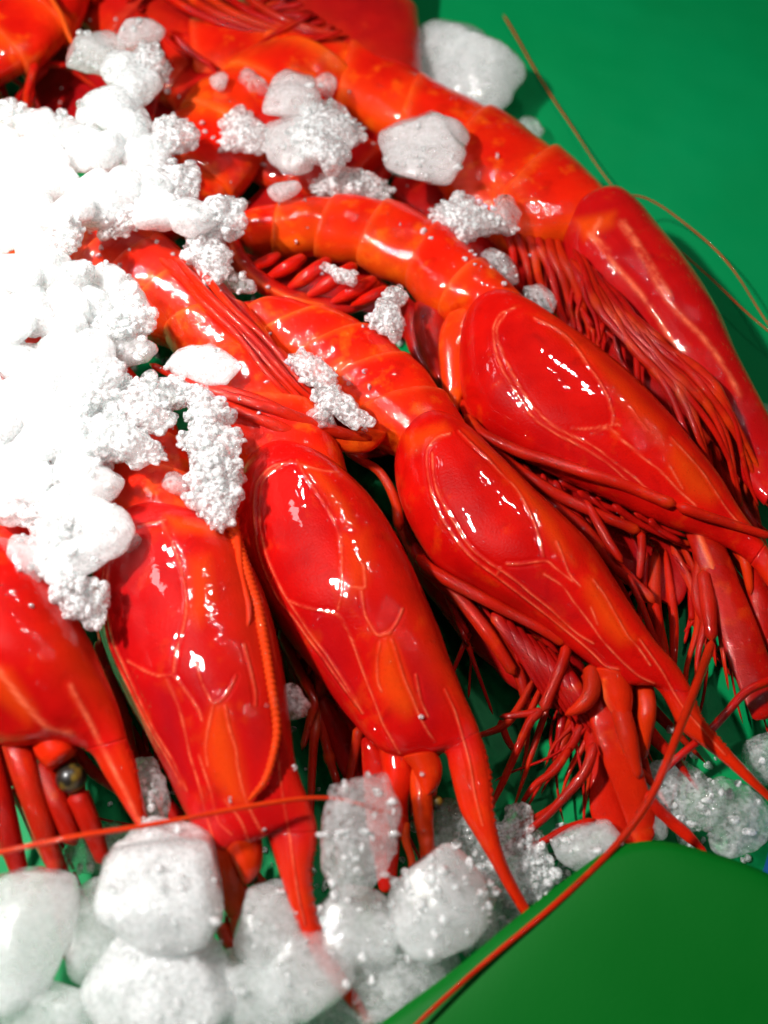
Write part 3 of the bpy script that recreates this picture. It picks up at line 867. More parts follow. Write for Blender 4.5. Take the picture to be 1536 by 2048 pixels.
LG = [
    ([(835, 1110, 2.2), (855, 1135, 2.3), (892, 1158, 2.4), (940, 1183, 2.45), (1000, 1215, 2.4), (1076, 1254, 2.3), (1134, 1287, 2.2)], [14, 15, 15, 13, 12, 13]),
    ([(1134, 1287, 2.2), (1130, 1310, 2.1), (1118, 1345, 1.9), (1098, 1391, 1.7), (1086, 1422, 1.6)], [13, 13, 12, 14]),
    ([(1086, 1422, 1.6), (1062, 1440, 1.5), (1034, 1500, 1.2), (1002, 1572, 0.9), (974, 1628, 0.6)], [11, 9, 8, 5]),
    ([(1086, 1422, 1.6), (1050, 1428, 1.4), (1000, 1434, 1.2)], [10, 8, 6]),
    ([(840, 1130, 1.9), (880, 1165, 1.9), (930, 1210, 1.8), (985, 1280, 1.6), (1030, 1350, 1.4)], [14, 16, 18, 12]),
    ([(900, 1190, 1.6), (960, 1240, 1.5), (1030, 1330, 1.2), (1060, 1430, .9)], [14, 18, 10]),
    ([(1000, 1440, 1.1), (1015, 1480, 1.0), (1032, 1504, 0.9)], [9, 8, 7]),
    ([(1188, 1485, 1.8), (1172, 1540, 1.7), (1130, 1592, 1.4), (1078, 1645, 1.1), (1003, 1702, 0.8), (960, 1738, .6)], [12, 11, 9, 7, 4]),
    ([(1192, 1640, 1.2), (1130, 1658, 1.1), (1075, 1688, .9), (990, 1716, .7), (965, 1735, .6)], [9, 8, 7, 4]),
    ([(1140, 1495, 1.3), (1110, 1540, 1.1), (1070, 1570, .9), (1040, 1612, .7)], [9, 9, 8, 4]),
    ([(1160, 1550, 1.1), (1110, 1610, .9), (1040, 1650, .7), (985, 1680, .5)], [8, 7, 6, 3]),
    ([(945, 1290, 1.0), (940, 1350, .7), (937, 1396, .5)], [4, 3, 3]),
]
for q, r_ in LG:
    tube(d_, 'leg', q, r_, None, LEG, knob=((0.98, 0.2),), org=0.06)
for k in range(7):
    x0, y0 = 985 + k * 20, 1225 + k * 14
    tube(d_, 'mouthpart', [(x0, y0, 1.9 - k * .06), (x0 + 45, y0 + 60, 1.8), (x0 + 85, y0 + 130, 1.6), (x0 + 120, y0 + 190, 1.3)], [14, 13, 9, 4], None, LEG, flat=0.6)
setae(d_, [(800, 960), (840, 1090), (930, 1180), (1100, 1290)], (0.75, 0.7), 1.3, 10, 220, 33, r=(11, 5))
tube(d_, 'leg', [(690, 900, 2.0), (720, 920, 2.1), (760, 945, 2.0), (790, 1000, 1.9), (800, 1060, 1.8)], [10, 11, 12, 13], None, LEG, org=0.2)
# tail feelers of this prawn lying up over its neighbour
for k, q in enumerate([[(300, 728, 4.0), (370, 762, 4.15), (450, 790, 4.2), (540, 815, 4.1), (620, 846, 3.8), (700, 872, 3.4), (750, 880, 3.1)],
                       [(330, 745, 4.0), (420, 795, 4.1), (520, 838, 4.0), (600, 870, 3.7), (680, 890, 3.3)],
                       [(420, 770, 4.15), (520, 800, 4.15), (600, 846, 3.8), (660, 880, 3.4)]]):
    tube(d_, 'leg', q, [8, 10, 11, 14, 16, 12], None, LEG, org=0.1)
blade(d_, 'swimmeret', [(660, 862), (700, 868), (740, 858), (772, 866)], [(640, 880), (690, 902), (740, 902), (772, 876)], [3.2, 3.1, 2.9], 0.45, TAIL, org=0.25)
for k, q in enumerate([[(318, 518, 3.9), (370, 560, 4.1), (430, 618, 4.1), (500, 690, 4.0), (560, 752, 3.9), (610, 802, 3.7), (650, 832, 3.5)],
                       [(345, 515, 3.9), (410, 580, 4.2), (480, 650, 4.2), (550, 725, 4.1), (610, 785, 3.8), (660, 820, 3.5)],
                       [(335, 520, 4.0), (400, 595, 4.15), (470, 668, 4.15), (530, 740, 4.1), (600, 810, 3.7)],
                       [(400, 545, 3.9), (460, 610, 4.05), (540, 690, 4.0), (600, 760, 3.8), (640, 800, 3.6)]]):
    tube(d_, 'antenna', q, [9, 9, 8, 7, 5], None, BLADE, org=0.05)
blade(d_, 'tail_fan', [(425, 560), (480, 610), (540, 680), (600, 750)], [(400, 590), (450, 660), (510, 730), (570, 790)], [3.7, 3.6, 3.4], 0.18, BLADE, purp=0.6)

# ---- prawn E: the curled one with its swimmerets showing
e_ = prawn(1100, 850, 2.2, 'glossy red prawn curled in an arc with its swimmerets and tail tucked under')
E_D = [(1022, 602), (1060, 612), (1120, 650), (1190, 695), (1262, 752), (1330, 820), (1390, 890), (1440, 955), (1480, 1020), (1530, 1090), (1590, 1190), (1640, 1290)]
E_V = [(1000, 604), (955, 635), (922, 695), (930, 810), (990, 888), (1090, 942), (1220, 998), (1340, 1052), (1420, 1080), (1500, 1130), (1580, 1240), (1630, 1300)]
carapace(e_, E_D, E_V, [2.7, 3.0, 3.0, 2.8, 2.4, 2.0, 1.6], [2.1, 1.8, 1.7, 1.8, 1.9, 1.8, 1.5], 1.35, kb=9, panel=[(1020, 632), (1000, 660), (1016, 725), (1060, 797), (1115, 855), (1222, 850), (1222, 800), (1180, 735), (1110, 660), (1060, 636)], ridges=[
    [(1030, 616), (1001, 629), (988, 652), (988, 678), (994, 710), (1007, 743), (1027, 775), (1046, 805), (1066, 834), (1095, 857), (1128, 876), (1160, 892), (1193, 912), (1226, 935), (1258, 964), (1281, 980)],
    [(1011, 629), (994, 655), (998, 687), (1014, 726), (1033, 762), (1056, 798), (1086, 834), (1115, 857), (1147, 873), (1186, 892), (1226, 922), (1268, 954), (1297, 980), (1330, 1004)],
    [(1069, 637), (1112, 658), (1144, 684), (1177, 730), (1199, 762), (1216, 795), (1226, 831), (1224, 850)], [(1144, 857), (1180, 857), (1226, 849), (1239, 850)],
    [(1183, 868), (1216, 857), (1258, 892), (1291, 919), (1323, 945), (1356, 980), (1390, 1010)], [(1261, 814), (1278, 840), (1294, 860)],
    [(1341, 876), (1376, 914), (1406, 949), (1432, 988), (1452, 1017), (1476, 1045)], [(1338, 932), (1352, 955), (1364, 976)]],
    orange=[([(1345, 885), (1376, 914), (1406, 949), (1434, 990), (1420, 1002), (1380, 990), (1350, 950), (1338, 915)], 26, 0.6),
            ([(1080, 630), (1160, 680), (1250, 760), (1330, 850), (1330, 900), (1260, 830), (1200, 740), (1120, 665)], 20, 0.35)],
    purple=[([(1060, 860), (1200, 900), (1330, 990), (1200, 960), (1080, 900)], 40, 0.4)], seed=19, nst=240, nth=180)
abdomen(e_, [(1080, 625), (1040, 590), (1000, 555), (950, 508), (900, 464), (850, 434), (790, 411), (720, 401), (640, 402), (560, 410), (500, 425), (462, 448)],
        [(945, 665), (925, 645), (900, 640), (860, 618), (822, 578), (780, 548), (722, 522), (662, 508), (602, 502), (545, 500), (505, 500), (478, 492)],
        [2.7, 2.5, 2.3, 2.4], [2.1, 2.0, 2.0, 2.1], 1.1, [0, 0.17, 0.34, 0.52, 0.68, 0.84, 1.0], seed=29)
blade(e_, 'tail_fan', [(440, 440), (452, 510), (490, 562), (560, 606), (640, 626), (700, 626), (745, 606), (768, 572)],
      [(478, 440), (486, 495), (520, 540), (580, 578), (650, 596), (700, 594), (732, 578), (752, 556)], [2.4, 2.2, 2.0, 2.0], 0.42, LEG,
      ridges=[[(458, 450), (468, 505), (505, 555), (570, 592), (645, 612)]], ex=2.1)
for (x0, y0, x1, y1, w_) in ((560, 508, 500, 535, 15), (610, 512, 530, 558, 17), (660, 518, 572, 580, 18), (712, 528, 610, 596, 18), (752, 556, 660, 606, 17), (775, 575, 700, 612, 14)):
    tube(e_, 'swimmeret', [(x0, y0, 2.5), (0.6 * x0 + 0.4 * x1, 0.6 * y0 + 0.4 * y1 + 2, 2.65), (x1, y1, 2.2)], [w_ * .7, w_, w_, w_ * .35], None, SHELL, flat=0.8, org=0.05)
blade(e_, 'swimmeret', [(985, 620), (965, 680), (945, 760), (925, 800), (912, 850)], [(900, 618), (878, 670), (880, 740), (890, 800), (908, 852)], [2.4, 2.3, 1.9, 1.5], 0.5, TAIL, org=0.2, ex=2.1)
blade(e_, 'swimmeret', [(900, 630), (892, 700), (900, 760), (912, 810)], [(830, 590), (828, 660), (852, 730), (900, 812)], [2.0, 1.8, 1.4, 1.0], 0.4, LEG, org=0.05, ex=2.0)
blade(e_, 'swimmeret', [(850, 620), (850, 690), (880, 760), (915, 840)], [(800, 600), (806, 660), (826, 720), (880, 800)], [1.4, 1.2, 0.9, 0.6], 0.3, LEG)
LG = [
    ([(930, 830, 2.3), (965, 868, 2.5), (1010, 890, 2.6), (1050, 908, 2.65), (1095, 920, 2.65), (1170, 945, 2.7), (1250, 970, 2.7), (1330, 1003, 2.7), (1352, 1010, 2.7)], [13, 14, 14, 14, 15, 14, 13]),
    ([(1352, 1010, 2.7), (1400, 1028, 2.7), (1470, 1050, 2.6), (1545, 1074, 2.5)], [13, 11, 9]),
    ([(925, 800, 2.0), (950, 855, 2.1), (990, 905, 2.1), (1050, 950, 2.05), (1120, 992, 2.0), (1200, 1030, 1.9), (1282, 1064, 1.8)], [13, 15, 16, 13, 12]),
    ([(1282, 1064, 1.8), (1284, 1100, 1.6), (1278, 1160, 1.2)], [11, 10, 8]),
    ([(950, 870, 1.8), (1010, 930, 1.8), (1090, 1000, 1.7), (1170, 1060, 1.6), (1230, 1130, 1.5), (1310, 1206, 1.5)], [14, 17, 17, 16, 12]),
    ([(1170, 1000, 2.0), (1190, 1035, 2.0), (1215, 1080, 1.9), (1245, 1125, 1.8)], [9, 12, 9]),
    ([(1310, 1206, 1.5), (1318, 1250, 1.3), (1312, 1310, .9)], [11, 10, 7]),
    ([(1256, 1150, 1.9), (1285, 1215, 1.8), (1310, 1280, 1.6), (1350, 1350, 1.3)], [7, 8, 5]),
    ([(1405, 1140, 1.7), (1415, 1200, 1.6), (1424, 1282, 1.5)], [16, 19, 13]),
    ([(1100, 1000, 1.2), (1180, 1090, 1.0), (1250, 1200, .8), (1290, 1300, .6)], [14, 16, 10]),
]
for q, r_ in LG:
    tube(e_, 'leg', q, r_, None, LEG, knob=((0.98, 0.2),), org=0.05)
tube(e_, 'antenna', [(1422, 1280, 2.0), (1400, 1345, 2.6), (1372, 1430, 3.2), (1330, 1540, 3.6), (1290, 1615, 3.1), (1220, 1700, 2.85), (1100, 1815, 2.9), (980, 1920, 2.95), (820, 2062, 3.0)], [9, 8, 7, 6, 5, 4, 3.5], None, LEG, org=0.15)
tube(e_, 'antenna', [(1560, 1350, 1.7), (1500, 1380, 1.8), (1460, 1420, 1.6), (1420, 1457, 1.5), (1358, 1516, 1.2), (1320, 1552, 1.0)], [9, 8, 8, 6], None, LEG)
blade(e_, 'feeler_base', [(1400, 1000), (1450, 1090), (1486, 1190), (1515, 1310)], [(1345, 1000), (1380, 1090), (1415, 1170), (1490, 1320)], [1.4, 1.7, 1.4, 1.0], 0.35, LEG, org=0.05, ridges=[[(1395, 1060), (1410, 1100), (1426, 1140)]])
tube(e_, 'feeler_base', [(1460, 1030, 1.4), (1488, 1110, 1.7), (1502, 1190, 1.4)], [14, 15, 6], None, BLADE, org=0.2)
blade(e_, 'antennal_scale', [(1450, 1110), (1490, 1190), (1530, 1290), (1570, 1420)], [(1400, 1130), (1430, 1230), (1460, 1330), (1510, 1450)], [1.7, 1.3, 1.0], 0.25, LEG)
blade(e_, 'antennal_scale', [(1520, 1120), (1560, 1220), (1600, 1330)], [(1480, 1130), (1510, 1240), (1560, 1360)], [1.5, 1.1, .8], 0.25, LEG)
setae(e_, [(930, 850), (1060, 940), (1200, 1000), (1360, 1080)], (0.65, 0.75), 1.1, 9, 330, 34, r=(10, 3))
setae(e_, [(1360, 1080), (1400, 1110), (1460, 1130)], (0.2, 0.9), 1.0, 5, 230, 35, r=(10, 4))

# ---- prawn F: stretched along the upper right edge
f_ = prawn(1330, 680, 1.8, 'long red prawn stretched along the outer edge against the bare green sheet')
F_D = [(1215, 398), (1264, 426), (1313, 474), (1361, 528), (1410, 598), (1443, 654), (1475, 724), (1508, 784), (1536, 840), (1570, 910)]
F_V = [(1190, 405), (1130, 450), (1128, 530), (1158, 580), (1208, 628), (1262, 680), (1318, 738), (1376, 808), (1428, 880), (1474, 946), (1530, 1010)]
carapace(f_, F_D, F_V, [1.8, 2.0, 2.0, 1.8], [1.9, 1.8, 1.7, 1.7], 1.45, ridges=[
    [(1180, 470), (1230, 530), (1290, 600), (1350, 690), (1420, 790)], [(1200, 440), (1190, 470), (1215, 500)],
    [(1241, 445), (1264, 481), (1290, 526), (1329, 592), (1361, 631), (1404, 673), (1443, 725), (1480, 790)], [(1249, 445), (1272, 481), (1300, 528), (1340, 592)]],
    orange=[([(1150, 440), (1230, 425), (1225, 450), (1170, 480)], 14, 0.75)], purple=[([(1300, 500), (1400, 620), (1500, 800), (1440, 740), (1330, 600)], 30, 0.45)], seed=31, tone=0.35, nst=180, nth=120, rw=5)
abdomen(f_, [(1250, 430), (1200, 378), (1140, 330), (1080, 288), (1010, 244), (940, 212), (870, 180), (800, 138), (760, 118), (690, 92), (600, 78), (500, 66), (380, 52)],
        [(1120, 500), (1060, 500), (995, 468), (940, 424), (892, 374), (850, 324), (810, 286), (770, 256), (722, 226), (660, 202), (600, 184), (500, 168), (390, 160)],
        [1.7, 1.7, 1.8, 2.0], [1.7, 1.7, 1.8, 1.9], 1.3, [0, 0.17, 0.33, 0.48, 0.64, 0.82, 1.0], seed=37, hinge=0.45)
for k in range(9):
    x0, y0 = 1000 + k * 21, 400 + k * 14
    tube(f_, 'swimmeret', [(x0, y0, 2.2 - .05 * k), (x0 + 14 + k * 3, y0 + 60, 2.2), (x0 + 30 + k * 5, y0 + 130, 1.7), (x0 + 50 + k * 8, y0 + 190 + 6 * k, 1.0)], [12, 13, 10, 4], None, LEG, flat=0.8, org=0.08 * (k % 3), wav=0.05, seed=k)
for k in range(9):
    dx = k * 12 + 9 * math.sin(k * 2.3)
    tube(f_, 'leg', [(1140 + dx * .6, 500 + k * 8, 3.0), (1196 + dx * .8, 600 + k * 5, 3.35), (1262 + dx, 690 + k * 3, 3.3), (1335 + dx, 790 - k * 2, 3.1), (1392 + dx, 895 - k * 5, 2.6), (1440 + dx, 1010, 1.5)],
         [8, 11, 10 + k % 3, 8, 4], None, LEG, flat=0.9, knob=((0.26 + 0.03 * (k * 5 % 4), 0.2), (0.55 + 0.04 * (k * 7 % 5), 0.3)), org=0.05 * (k % 3), wav=0.13, seed=k * 3)
setae(f_, [(1140, 490), (1200, 590), (1300, 690)], (0.5, 0.85), 1.2, 8, 260, 36, r=(10, 4))
tube(f_, 'antenna', [(1160, 560, 3.1), (1180, 610, 3.1), (1200, 670, 3.0), (1198, 690, 2.9)], 7, 4, LEG)
tube(f_, 'antenna', [(1328, 745, 2.9), (1336, 790, 2.9), (1360, 830, 2.8), (1400, 846, 2.6)], 5, 4, LEG)
for q in ([(1236, 402, 1.6), (1262, 392, 1.4), (1300, 400, 1.2), (1350, 430, .9), (1420, 490, .6), (1480, 560, .5), (1545, 660, .5)],
          [(1245, 400, 1.4), (1300, 440, 1.0), (1370, 510, .6), (1450, 585, .4), (1545, 668, .4)],
          [(1005, 30, .3), (1060, 120, .3), (1120, 220, .3), (1180, 310, .5), (1240, 390, 1.2)]):
    tube(f_, 'antenna', q, 2.2, 1.3, BLADE, org=0.1)

# ---- prawn A: cut by the left edge
a_ = prawn(60, 1400, 3.4, 'red prawn cut off by the left edge with its dark eye showing', )
A_D = [(60, 1090), (110, 1160), (146, 1240), (180, 1305), (211, 1362), (234, 1416), (252, 1481), (270, 1534), (286, 1600), (298, 1672)]
A_V = [(-60, 1100), (-140, 1160), (-165, 1260), (-100, 1400), (0, 1490), (90, 1490), (176, 1500), (215, 1560), (258, 1630), (292, 1674)]
carapace(a_, A_D, A_V, [4.4, 4.8, 4.7, 4.3, 3.8, 3.2], [3.8, 3.4, 3.4, 3.6, 3.6, 3.1], 1.6, kb=6, teeth=18, ridges=[
    [(205, 1495), (240, 1563), (280, 1645)],
    [(-40, 1300), (0, 1343), (44, 1399), (79, 1440), (103, 1458), (140, 1466)], [(141, 1372), (176, 1437), (205, 1495)]],
    orange=[([(-20, 1330), (20, 1340), (70, 1420), (60, 1450), (0, 1400)], 20, 0.5)], purple=[([(40, 1260), (120, 1270), (110, 1310), (40, 1310)], 30, 0.4)], seed=41, tone=0.15, nst=150, nth=110, rw=5)
tube(a_, 'eye_stalk', [(90, 1475, 3.6), (112, 1500, 3.7), (128, 1525, 3.7)], [28, 32, 32, 26], None, SHELL, org=0.2)
ball(a_, 'eye', 142, 1556, 3.4, 25, EYE)
for q, r_, og in (([(20, 1440, 3.6), (45, 1530, 3.5), (80, 1640, 3.1), (115, 1750, 2.6)], [26, 24, 20, 12], .1), ([(80, 1520, 3.2), (110, 1600, 3.0), (150, 1690, 2.6)], [24, 24, 14], .05),
                  ([(-30, 1480, 3.2), (-5, 1580, 3.0), (20, 1680, 2.7), (50, 1780, 2.2)], [26, 24, 20, 12], 0.02), ([(150, 1580, 3.1), (180, 1650, 2.8), (210, 1730, 2.3)], [20, 18, 12], .05),
                  ([(40, 1560, 2.5), (90, 1680, 2.2), (140, 1790, 1.8)], [22, 20, 12], .0), ([(100, 1730, 2.2), (125, 1830, 2.2), (140, 1930, 2.0)], [16, 13, 9], .1)):
    tube(a_, 'feeler_base', q, r_, None, LEG, org=og)
tube(a_, 'antenna', [(-30, 1716, 5.0), (60, 1694, 5.1), (160, 1670, 5.2), (280, 1650, 5.1), (400, 1632, 4.9), (520, 1612, 4.6), (620, 1596, 4.2), (690, 1598, 3.8), (760, 1618, 3.5), (812, 1632, 3.2)], 4.4, 3.4, FEELER, org=0.15)

for pr, TD, TV, zz, tk in (
        (c, [(500, 1120), (560, 1250), (650, 1360), (740, 1480), (800, 1560)], [(545, 1240), (590, 1370), (640, 1480), (700, 1560), (760, 1620)], [1.5, 1.3, 1.1], 0.5),
        (b_, [(210, 1200), (240, 1340), (300, 1470), (380, 1640)], [(190, 1260), (215, 1390), (262, 1520), (340, 1680)], [1.8, 1.5, 1.2], 0.5),
        (d_, [(800, 960), (840, 1090), (930, 1175), (1060, 1250), (1180, 1340)], [(770, 1040), (850, 1180), (950, 1290), (1040, 1370), (1130, 1430)], [1.3, 1.2, 1.0, 0.9], 0.5),
        (e_, [(930, 800), (1000, 890), (1130, 965), (1280, 1030), (1400, 1090)], [(940, 880), (1050, 1010), (1170, 1110), (1260, 1180), (1370, 1230)], [1.2, 1.1, 0.9], 0.5),
        (f_, [(1140, 440), (1180, 560), (1290, 660), (1400, 780), (1490, 900)], [(1060, 480), (1090, 600), (1200, 740), (1330, 860), (1440, 1000)], [1.3, 1.2, 1.0], 0.5)):
    blade(pr, 'underside', TD, TV, [v * 0.75 for v in zz], tk, LEG, lump=0.22, purp=0.2, ex=2.0, nst=90, nth=60)

face(c, 800, 1530, 1.62, 1.9, 71, 7, 170, 0.35, 50)
face(b_, 455, 1690, 1.58, 2.2, 72, 6, 170, 0.35, 40)
face(d_, 1220, 1390, 1.42, 1.8, 73, 11, 230, 0.65, 60)
face(d_, 1130, 1380, 1.75, 1.3, 74, 7, 280, 0.5, 80)
face(e_, 1440, 1110, 1.2, 1.6, 75, 9, 260, 0.45, 50)
face(e_, 1340, 1110, 1.3, 1.1, 76, 6, 330, 0.5, 60)
setae(e_, [(980, 900), (1120, 975), (1260, 1030), (1400, 1090)], (0.8, 0.6), 1.7, 8, 300, 81, r=(9, 3), spread=0.3)
setae(d_, [(830, 1090), (930, 1185), (1060, 1260), (1160, 1330)], (0.75, 0.65), 1.6, 8, 310, 82, r=(9, 3), spread=0.3)
setae(f_, [(1090, 470), (1150, 600), (1250, 700), (1350, 800)], (0.5, 0.85), 1.6, 10, 240, 83, r=(8, 4), spread=0.25)
face(a_, 40, 1500, 1.25, 3.0, 77, 9, 250, 0.35, 110)
face(f_, 1460, 880, 1.05, 1.6, 78, 9, 260, 0.35, 60)

# ---- prawns at the far end, out of focus
g_ = prawn(650, 60, 1.6, 'blurred dark red prawn at the far top edge next to the green sheet')
abdomen(g_, [(862, 170), (842, 80), (826, 0), (812, -90), (790, -160)], [(600, 150), (560, 60), (520, -20), (500, -110), (480, -170)], 1.9, 1.4, 1.2, [0, 0.45, 0.8, 1.0], seed=51, hinge=0.1, mat=LEG, purp=0.35)
setae(g_, [(540, -60), (600, 20), (720, 90)], (-0.7, 0.35), 2.6, 9, 260, 52, r=(13, 7))
for k in range(5):
    tube(g_, 'leg', [(300 + 40 * k, -30, 2.8), (380 + 45 * k, 20 + 4 * k, 2.9), (480 + 50 * k, 60 + 3 * k, 2.7), (600 + 40 * k, 84, 2.4)], [12, 14, 12, 6], None, LEG, org=0.12 * (k % 3))
h_ = prawn(330, 60, 1.8, 'blurred red prawn behind the top pile of ice, between two other prawns')
abdomen(h_, [(240, -140), (320, -40), (400, 40), (480, 110), (570, 170), (670, 230), (770, 310)], [(100, -60), (170, 40), (250, 130), (340, 210), (430, 290), (540, 360), (690, 400)], 1.7, 1.4, 1.0, [0, 0.25, 0.45, 0.65, 0.85, 1.0], seed=53, hinge=0.2, mat=SHELL, purp=0.3)
setae(h_, [(200, -20), (330, 70), (480, 190)], (0.9, 0.2), 2.6, 10, 230, 54, r=(11, 6), spread=0.5)
i_ = prawn(60, 90, 2.2, 'blurred orange red prawn in the top left corner above the white ice')
abdomen(i_, [(210, -110), (190, -20), (150, 50), (90, 110), (20, 150), (-60, 180)], [(40, -160), (20, -70), (-20, -10), (-70, 30), (-120, 60), (-170, 80)], 2.8, 2.4, 1.2, [0, 0.22, 0.45, 0.7, 1.0], seed=57, hinge=0.55)
setae(i_, [(-40, 60), (40, 120), (120, 130)], (0.2, 1.0), 2.4, 10, 210, 58, r=(13, 7), spread=0.5)
tube(i_, 'antenna', [(90, -40, 3.8), (110, 10, 4.0), (135, 60, 3.9), (150, 95, 3.6)], 7, 6, FEELER, org=0.7)
j_ = prawn(420, 340, 1.6, 'orange red prawn mostly buried, showing between the ice pile and the curled prawn')
abdomen(j_, [(720, 180), (640, 220), (560, 290), (500, 360), (440, 420), (370, 470), (280, 500)], [(560, 90), (480, 130), (400, 190), (330, 260), (260, 330), (180, 390), (100, 430)], 1.9, 2.3, 1.15, [0, 0.2, 0.4, 0.6, 0.8, 1.0], seed=59, hinge=0.75)
k_ = prawn(-20, 700, 2.0, 'red prawn almost wholly buried under the overexposed ice pile at the left')
abdomen(k_, [(120, 1150), (90, 1040), (40, 930), (-20, 820), (-90, 720)], [(-80, 1150), (-110, 1060), (-150, 960), (-200, 860), (-260, 780)], 3.0, 2.6, 1.2, [0, 0.3, 0.6, 1.0], seed=61)
blade(h_, 'underside', [(700, 60), (560, 20), (400, -20), (200, -60)], [(620, 260), (440, 280), (240, 260), (0, 240)], 0.7, 0.5, LEG, purp=0.5, ex=2.0)
l_ = prawn(180, 420, 1.8, 'orange red prawn buried under the middle of the heaped ice, seen in its gaps')
abdomen(l_, [(430, 560), (330, 480), (220, 420), (100, 380), (-20, 350)], [(360, 700), (260, 640), (150, 600), (40, 560), (-80, 530)], 2.6, 2.4, 1.1, [0, 0.25, 0.5, 0.75, 1.0], seed=63, hinge=0.8)
m_ = prawn(100, 850, 1.8, 'red prawn buried under the lower part of the heaped ice')
abdomen(m_, [(330, 880), (240, 800), (140, 740), (20, 700), (-100, 680)], [(260, 1060), (160, 1000), (60, 940), (-40, 900), (-140, 880)], 2.7, 2.5, 1.1, [0, 0.25, 0.5, 0.75, 1.0], seed=65, hinge=0.5)
blade(j_, 'underside', [(780, 190), (660, 270), (540, 360), (470, 420)], [(800, 330), (720, 390), (620, 420), (520, 440)], [0.9, 1.0, 1.2], 0.4, LEG, lump=0.2, purp=0.3, ex=2.0)
blade(e_, 'underside', [(460, 500), (560, 500), (680, 520), (800, 580), (900, 660)], [(470, 560), (560, 600), (660, 618), (760, 640), (860, 740)], [0.8, 0.8, 0.7], 0.35, LEG, lump=0.15, purp=0.2, ex=2.0)
blade(c, 'underside', [(470, 640), (540, 720), (640, 830), (720, 930)], [(560, 640), (640, 700), (740, 800), (820, 900)], [0.8, 0.8, 0.7], 0.35, LEG, lump=0.15, purp=0.2, ex=2.0)
blade(f_, 'underside', [(1150, 470), (1040, 460), (920, 380), (820, 300)], [(1080, 640), (980, 560), (860, 450), (780, 380)], [0.7, 0.7, 0.6], 0.35, LEG, lump=0.2, purp=0.2, ex=2.0)

# ------------------------------------------------------------------ ice
_ico = {}


def ico(sub):
    if sub not in _ico:
        bm = bmesh.new()
        bmesh.ops.create_icosphere(bm, subdivisions=sub, radius=1)
        _ico[sub] = (np.array([v.co[:] for v in bm.verts]), np.array([[v.index for v in f.verts] for f in bm.faces]))
        bm.free()
    return _ico[sub]


def rad_spheres(dirs, C, r):
    best = np.full(len(dirs), 0.02)
    for c_, rr in zip(C, r):
        b_ = dirs @ c_
        disc = rr * rr - (c_ @ c_ - b_ * b_)
        t_ = np.where(disc > 0, b_ + np.sqrt(np.maximum(disc, 0)), 0)
        best = np.maximum(best, t_)
    return best


def ice(kind, lobes, z, label, sub=6, flat=0.72, seed=0, group='crushed ice on and around the prawns', facet=0.0, name='ice_chunk'):
    """lobes: (px, py, radius px) of the bulges of one chunk of ice"""
    if kind != 'grain' and sub == 6:
        sub = 5
    rs = np.random.RandomState(seed + 1000)
    Lb = np.array(lobes, float)
    cen = np.average(Lb[:, :2], axis=0, weights=Lb[:, 2] ** 2)
    O = at(cen[0], cen[1], z)
    C = np.array([at(x, y, z + rs.uniform(-0.12, 0.12)) for x, y, _ in Lb]) - O
    rr = Lb[:, 2] * px2cm(1.0, z) * {'grain': 1.12, 'clear': 1.05, 'white': 1.08, 'milky': 1.15}[kind]
    dirs, F = ico(sub)
    # a broken, many-sided block that holds all the bulges, melted a little between them
    npl = {'grain': 40, 'milky': 26, 'white': 30, 'clear': 22}[kind]
    d = rs.normal(size=(npl, 3))
    d /= np.linalg.norm(d, axis=1, keepdims=True)
    h = np.max(C @ d.T + rr[:, None], axis=0) * rs.uniform(0.80, 1.04, npl)
    nd = dirs @ d.T
    R_ = np.min(np.where(nd > 1e-3, h[None] / np.maximum(nd, 1e-3), 1e9), 1)
    lobe_r = rad_spheres(dirs, C, rr * 1.1)
    R_ = np.minimum(R_, np.max(np.linalg.norm(C, axis=1) + rr) * 1.1)
    R_ = 0.62 * R_ + 0.38 * np.minimum(R_, np.maximum(lobe_r, 0.55 * R_))
    if kind == 'grain':
        Cs, rs_ = [], []
        for c0, r0 in zip(C, rr):
            k = int(np.clip(80 * (r0 / 0.5) ** 1.8, 25, 220))
            d = rs.normal(size=(k, 3))
            d /= np.linalg.norm(d, axis=1, keepdims=True)
            Cs.append(c0 + d * (r0 * rs.uniform(0.80, 1.02, k))[:, None])
            rs_.append(np.clip(r0 * 0.15, 0.035, 0.075) * np.exp(rs.normal(size=k) * 0.55))
        R_ = np.maximum(R_ * 0.96, rad_spheres(dirs, np.vstack(Cs), np.concatenate(rs_)))
    P = dirs * R_[:, None]
    # soften creases: a few relaxing steps
    E = np.vstack([F[:, [0, 1]], F[:, [1, 2]], F[:, [2, 0]]])
    E = np.vstack([E, E[:, ::-1]])
    cnt = np.bincount(E[:, 0], minlength=len(P))[:, None]
    for _ in range({'grain': 1, 'clear': 1, 'white': 3, 'milky': 3}[kind]):
        acc = np.stack([np.bincount(E[:, 0], weights=P[E[:, 1], c_], minlength=len(P)) for c_ in range(3)], 1) / cnt
        P = 0.5 * P + 0.5 * acc
    rl = np.linalg.norm(P, axis=1, keepdims=True)
    sz = float(np.mean(rr))
    P = P * (1 + {'grain': 0.13, 'white': 0.08, 'milky': 0.05, 'clear': 0.05}[kind] * wob(P, seed + 3, 2.6 / max(sz, 0.2), 4)[:, None]) + dirs * ({'grain': 0.012, 'clear': 0.008, 'white': 0.010, 'milky': 0.006}[kind] * wob(P, seed + 9, 14.0, 3))[:, None]
    P[:, 2] *= flat
    o = mesh_obj(name, P + O, F, ICE[kind])
    tag(o, label, 'ice', group)
    return o


I = ice
